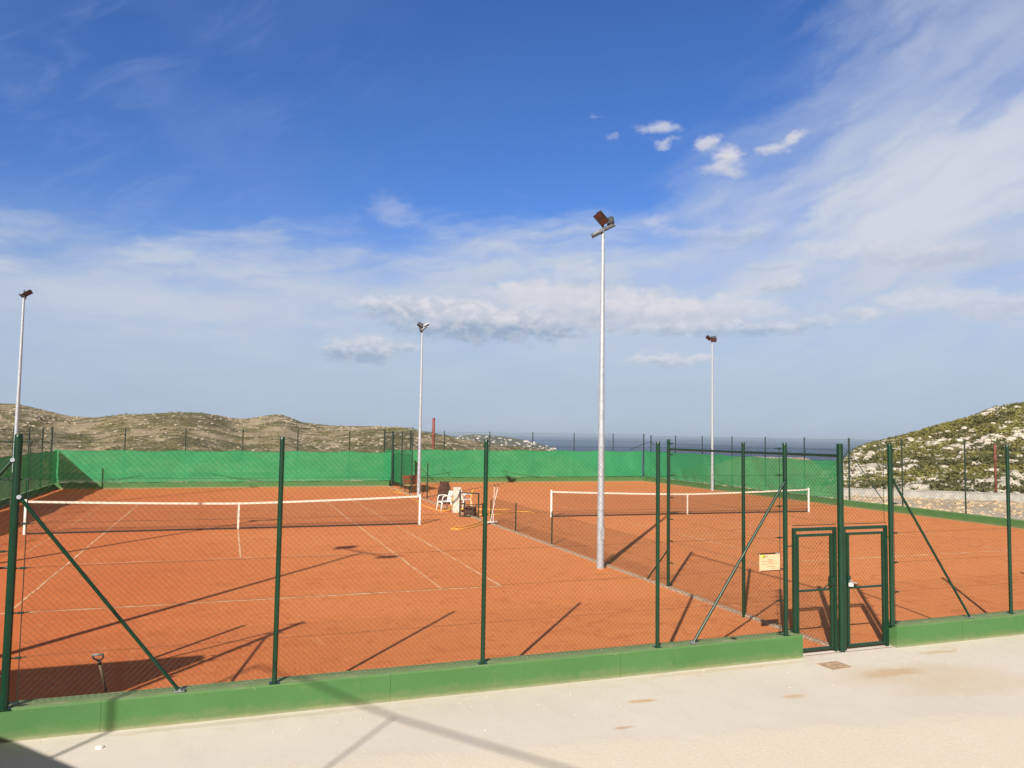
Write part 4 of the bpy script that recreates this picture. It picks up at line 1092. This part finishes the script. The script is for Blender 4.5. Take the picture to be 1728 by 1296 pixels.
# hydrant post
t = thing('hydrant_post', 'square pale concrete post with a black pipe beside a white chair', 'post', (8.96, 3.95, 0), R(-14))
MB().bbox((-.165, -.15, -.02), (.165, .15, 1.08), .015).build('pillar', M['concrete'], t)
MB().tube(smooth_path([(.14, -.165, 1.0), (.10, -.21, .85), (-.02, -.23, .62), (-.16, -.22, .48), (-.24, -.2, .25), (-.30, -.12, .03)]), .016, 8).build('water_pipe', M['black'], t, True)
MB().tube([(.10, -.15, 1.0), (.10, -.20, 1.0), (.10, -.20, .95)], .014, 8).build('tap', M['galv'], t)
# frame
t = thing('steel_frame_stand', 'dark green square steel frame with a diagonal strut beside the concrete post', 'frame', (8.62, 2.28, 0), R(-40))
mb = MB()
for x in (0, .82): mb.bbox((x - .025, -.025, .0), (x + .025, .025, 1.0), .004)
for z in (.03, .975): mb.bbox((.026, -.025, z - .025), (.794, .025, z + .025), .004)
mb.build('frame', M['farpost'], t)
MB().tube([(.75, .0, .55), (.46, -.02, .06)], .018, 6).build('strut', M['black'], t)
MB().bbox((.026, -.01, .50), (.794, .01, .53), .003).build('crossbar', M['farpost'], t)
mb = MB()
for y in (.45,):
    for x in (.0, .82): mb.bbox((x - .02, y - .02, 0), (x + .02, y + .02, .55), .004)
    for x in (.0, .82): mb.bbox((x - .018, .026, .50), (x + .018, y - .021, .53), .003)
mb.build('rear_frame', M['farpost'], t)
t = thing('tool_crate', 'low reddish brown crate on the clay inside the steel frame', 'crate', (9.15, 2.55, 0), R(-35))
MB().bbox((-.22, -.15, 0.), (.22, .15, .30), .01).build('body', M['brownnet'], t)
MB().bbox((-.235, -.165, .301), (.235, .165, .33), .006).build('rim', M['brownnet'], t)
# brooms
def broom(label, x, y, lean, rz):
    t = thing('line_broom', label, 'broom', (x, y, 0), rz, 'brooms leaning on the low divider fence')
    MB().tube([(0, 0, .10), (lean, 0, 1.40)], .012, 8).build('handle', M['white'], t)
    MB().tube([(lean, 0, 1.402), (lean + .008, 0, 1.50)], .016, 8).build('grip', M['black'], t)
    mb = MB(); mb.bbox((-.16, -.03, .07), (.16, .03, .11), .008); mb.build('head', M['white'], t)
    mb = MB()
    for i in range(16):
        xx = -.15 + i * .02; mb.tube([(xx, 0, .069), (xx + random.uniform(-.01, .01), random.uniform(-.02, .02), .0)], .006, 4)
    mb.build('bristles', M['black'], t)
broom('white handled broom leaning upright on the low divider fence', 9.12, -.52, .03, 0)
broom('white handled broom leaning further right on the low divider fence', 8.98, -.60, .30, R(8))
# far post 1.8 m with its brace
t = thing('short_fence_post', 'short dark green post beside the far floodlight mast', 'post', (9.28, 10.6, 0))
smooth_by(post_part(t, 0, 0, -.02, 1.82, .03, M['farpost'], 'shaft'))
MB().tube([(.0, .0, .9), (0, 1.2, .05)], .018, 6).build('brace', M['farpost'], t)
# bench
t = thing('wooden_bench', 'wooden bench with a reddish backrest behind the far mast', 'bench', (9.62, 15.0, 0), R(28))
MB().bbox((-.62, -.24, .42), (.62, -.02, .455), .006).bbox((-.62, .0, .42), (.62, .22, .455), .006).build('seat', M['wood'], t)
tm = Matrix.Translation((0, .24, .52)) @ Matrix.Rotation(R(-12), 4, 'X')
MB().bbox((-.62, -.014, .0), (.62, .014, .20), .005, tm).bbox((-.62, -.014, .23), (.62, .014, .45), .005, tm).build('backrest', M['woodred'], t)
for x in (-.52, .52):
    mb = MB(); mb.bbox((x - .03, -.22, 0), (x + .03, -.16, .418), .004); mb.build('leg', M['farpost'], t)
    mb = MB(); mb.tube([(x, .20, 0), (x, .22, .45), (x, .36, .98)], .028, 6); mb.build('leg', M['farpost'], t)
# drag net: a crumpled sheet of brown netting hung over its bar
t = thing('drag_net', 'dark brown drag net bundled upright behind the white chair', 'net', (9.40, 7.7, 0), R(-20))
vs = []; fs = []; nx_, nz_ = 22, 26
for j in range(nz_ + 1):
    for i in range(nx_ + 1):
        u_ = i / nx_; v_ = j / nz_
        wd = .28 + .04 * math.sin(v_ * 5) + .04 * noise.noise(Vector((v_ * 4, 1, 2)))
        th = u_ * math.pi * 2
        x_ = wd * math.cos(th) + .05 * noise.noise(Vector((u_ * 9, v_ * 6, 4))); y_ = .12 * math.sin(th) + .07 * noise.noise(Vector((u_ * 8, v_ * 5, 8)))
        vs.append((x_, y_, .0 + (1.08 + .06 * noise.noise(Vector((u_ * 7, 0, 3)))) * v_))
for j in range(nz_):
    for i in range(nx_): fs.append((j * (nx_ + 1) + i, j * (nx_ + 1) + i + 1, (j + 1) * (nx_ + 1) + i + 1, (j + 1) * (nx_ + 1) + i))
MB().add(vs, fs).build('netting', M['brownnet'], t)
# hoses
def hose(label, pts):
    o = MB().tube(smooth_path(pts, 6), .022, 8).build('garden_hose', M['hose'], None, True); tag(o, label, 'hose', 'yellow hoses on the clay'); return o
z_ = .022
hose('yellow hose trailing from the hydrant post towards the far bench', [(9.30, 17.5, z_), (9.25, 16.6, z_), (8.70, 16.3, z_), (8.55, 15.4, z_), (8.85, 14.2, z_), (8.67, 12.15, z_), (8.46, 9.31, z_), (8.23, 6.84, z_), (8.30, 5.30, z_), (8.45, 4.35, z_), (8.72, 3.95, .2), (8.80, 3.98, .45), (8.77, 4.02, .62)])
hose('yellow hose looped over the top of the steel frame and out to the right court', [(9.62, 3.55, 1.02), (9.45, 3.35, .9), (9.38, 3.25, .55), (9.35, 3.1, .15), (9.40, 2.95, z_), (9.75, 2.70, z_), (10.4, 2.66, z_), (11.06, 3.02, z_), (11.61, 3.41, z_), (12.05, 3.25, z_), (12.1, 2.8, z_)])
hose('yellow hose folded double on the left court clay', [(9.38, 1.30, z_), (8.69, -.07, z_), (8.02, -.89, z_), (7.45, -1.31, z_), (7.20, -1.50, z_), (7.20, -1.78, z_), (7.51, -1.85, z_), (8.13, -1.28, z_), (8.85, -.2, z_), (9.30, .9, z_)])
hose('yellow hose lying straight behind the steel frame', [(9.05, 6.2, z_), (9.6, 5.2, z_), (10.2, 4.9, z_), (11.0, 4.6, z_), (11.6, 4.5, z_)])

# ------------------------------------------------------------------ shovel, grate, small debris
t = thing('shovel', 'shovel with a wooden shaft and metal handle leaning on the wall inside the fence', 'shovel', (-1.72, -18.02, 0), R(0))
A_, B_2 = Vector((.03, .06, .22)), Vector((-.03, -.20, .66))
MB().tube([A_, A_.lerp(B_2, .5), B_2], .016, 10).build('shaft', M['ash'], t, True)
k = B_2; u_ = (B_2 - A_).normalized()
hd = MB(); hd.tube([k, k + u_ * .05], .020, 10)
hd.tube([k + u_ * .04, k + u_ * .09 + Vector((-.05, 0, 0)), k + u_ * .145 + Vector((-.055, 0, 0))], .010, 8); hd.tube([k + u_ * .04, k + u_ * .09 + Vector((.05, 0, 0)), k + u_ * .145 + Vector((.055, 0, 0))], .010, 8)
hh = hd.build('handle', M['black'], t, True)
MB().tube([k + u_ * .145 + Vector((-.062, 0, 0)), k + u_ * .145 + Vector((.062, 0, 0))], .013, 10).build('grip', M['dullgalv'], hh, True)
bl = MB(); pts = []
for j in range(6):
    for i in range(7):
        xx = (i / 6 - .5) * .22 * (1 - .45 * (j / 5) ** 3); zz = .23 - .23 * j / 5
        pts.append((.03 + xx, .06 + .03 * (i / 6 - .5) ** 2 * 4 + .02 * j / 5, zz))
for j in range(5):
    for i in range(6): bl.f.append((j * 7 + i, j * 7 + i + 1, (j + 1) * 7 + i + 1, (j + 1) * 7 + i))
bl.v = pts; o = bl.build('blade', M['black'], t, True); sm = o.modifiers.new('thick', 'SOLIDIFY'); sm.thickness = .003

t = thing('drain_grate', 'rusty square drain grate set in the pale paving before the gates', 'drain', (8.355, -19.05, 0), R(4))
mb = MB(); mb.box((-.20, -.16, -.02), (.20, -.135, .008)).box((-.20, .135, -.02), (.20, .16, .008)).box((-.20, -.1345, -.02), (-.178, .1345, .008)).box((.178, -.1345, -.02), (.20, .1345, .008)); mb.build('rim', M['rustgrate'], t)
mb = MB()
for i in range(11): mb.box((-.165 + i * .0315, -.134, -.02), (-.149 + i * .0315, .134, .007))
for y in (-.05, .05): mb.box((-.177, y - .006, -.02), (.177, y + .006, .0058))
mb.build('bars', M['rustgrate'], t)
random.seed(11)
def pebble(label, x, y, z, s, mat, cat='stone', g=None, nm='stone_chip', fl=.5):
    vs, fs = [], []; rock_into(vs, fs, Vector((0, 0, 0)), s, fl)
    o = MB().add(vs, fs).build(nm, mat); o.location = (x, y, z + s * .1); tag(o, label, cat, g)
pebble('white plaster lump on the paving near the left end of the wall', -1.60, -19.1, 0, .045, M['white'], 'plaster', nm='plaster_lump')
pebble('dark clod lying on top of the low wall left of the gates', 6.98, -18.43, .35, .05, M['black'], 'clod', nm='dirt_clod', fl=.35)
pebble('dark clod on the wall top beside the first of the right hand posts', 10.22, -18.38, .35, .035, M['black'], 'clod', nm='dirt_clod', fl=.35)
gv, gf = [], []
for _ in range(220):                                  # grit on the paving
    x = random.uniform(-3, 13); y = -18.7 - abs(random.gauss(0, .9)); s = random.choice((.004, .006, .009, .013))
    rock_into(gv, gf, Vector((x, y, .001)), s, .6)
for _ in range(700):
    x = random.uniform(0, 16); y = random.uniform(-22.5, -19.6)
    if y + x * .135 > -20.1 + random.gauss(0, .12): continue
    rock_into(gv, gf, Vector((x, y, .001)), random.choice((.004, .006, .008)), .6)
mesh_obj('grit', gv, gf, simple('sandy_grit', (.62, .53, .40), .9, 0, .3, 40), 'stuff')

# ------------------------------------------------------------------ unseen terrace, with a wall and a frame added to cast the near shadows
t = thing('garden_wall', 'tall cream rendered screen wall beside the terrace', 'wall')
hb = 3.6; sx_, sy_ = .617 * 1.732, .787 * 1.732
cx_, cy_ = -.64 - sx_ * hb, -15.71 - sy_ * hb
MB().bbox((cx_ - 8, cy_ - .25, -.1), (cx_, cy_, hb - .06), .01).build('wall', M['render'], t)  # out of view, sized so its shadow covers the near left clay
MB().bbox((cx_ - 8.03, cy_ - .28, hb - .058), (cx_ + .0, cy_ + .0, hb), .01).build('coping', M['parapet'], t)
t2 = thing('terrace', 'raised concrete terrace with a slanting front edge', 'terrace')
hs = 2.1
def sh_inv(x, y, h): return (x - sx_ * h, y - sy_ * h)
e0 = Vector(sh_inv(-1.74, -19.58, hs)); ed = Vector((.62, -.785)).normalized()
pa = e0 - ed * 1.9; pb = e0 + ed * 3.3
mb = MB(); pa2, pb2 = Vector((pa[0], pa[1])), Vector((pb[0], pb[1])); poly = [pa2, pb2, pb2 + Vector((-5, -6)), pa2 + Vector((-5, -6))]
n5 = len(poly)
mb.add([(q[0], q[1], -.05) for q in poly] + [(q[0], q[1], hs) for q in poly], [tuple(range(n5, 2 * n5))] + [(i, (i + 1) % n5, n5 + (i + 1) % n5, n5 + i) for i in range(n5)])
mb.build('slab', M['parapet'], t2)
ht = 7.0
q1 = Vector(sh_inv(.10, -16.5, ht)); q2 = Vector(sh_inv(1.59, -19.15, ht)); q3 = Vector(sh_inv(2.96, -21.1, ht))
t3 = thing('pergola_frame', 'tall steel awning frame over the terrace edge', 'pergola')  # added out of view, raised high so its shadow blurs
MB().tube([(q1.x, q1.y, 0), (q1.x, q1.y, ht)], .026, 8).build('post', M['post'], t3)
MB().tube([(q2.x, q2.y, 0), (q2.x, q2.y, ht)], .015, 8).build('post', M['post'], t3)
MB().tube([(q1.x, q1.y, ht), (q2.x, q2.y, ht), (q3.x + (q3.x - q2.x) * 2, q3.y + (q3.y - q2.y) * 2, ht)], .019, 8).build('rail', M['post'], t3)

# ------------------------------------------------------------------ the hazy air over land and sea
m = bpy.data.materials.new('pale_haze'); m.use_nodes = True
for nd in list(m.node_tree.nodes):
    if nd.type != 'OUTPUT_MATERIAL': m.node_tree.nodes.remove(nd)
pv = m.node_tree.nodes.new('ShaderNodeVolumePrincipled'); pv.inputs['Color'].default_value = (.64, .80, 1.0, 1); pv.inputs['Density'].default_value = 1 / 9000.; pv.inputs['Anisotropy'].default_value = .0
m.node_tree.links.new(pv.outputs[0], [x for x in m.node_tree.nodes if x.type == 'OUTPUT_MATERIAL'][0].inputs['Volume'])
o = MB().box((-96000, -96000, -57), (96000, 96000, 40)).build('haze', m); tag(o, kind='stuff')
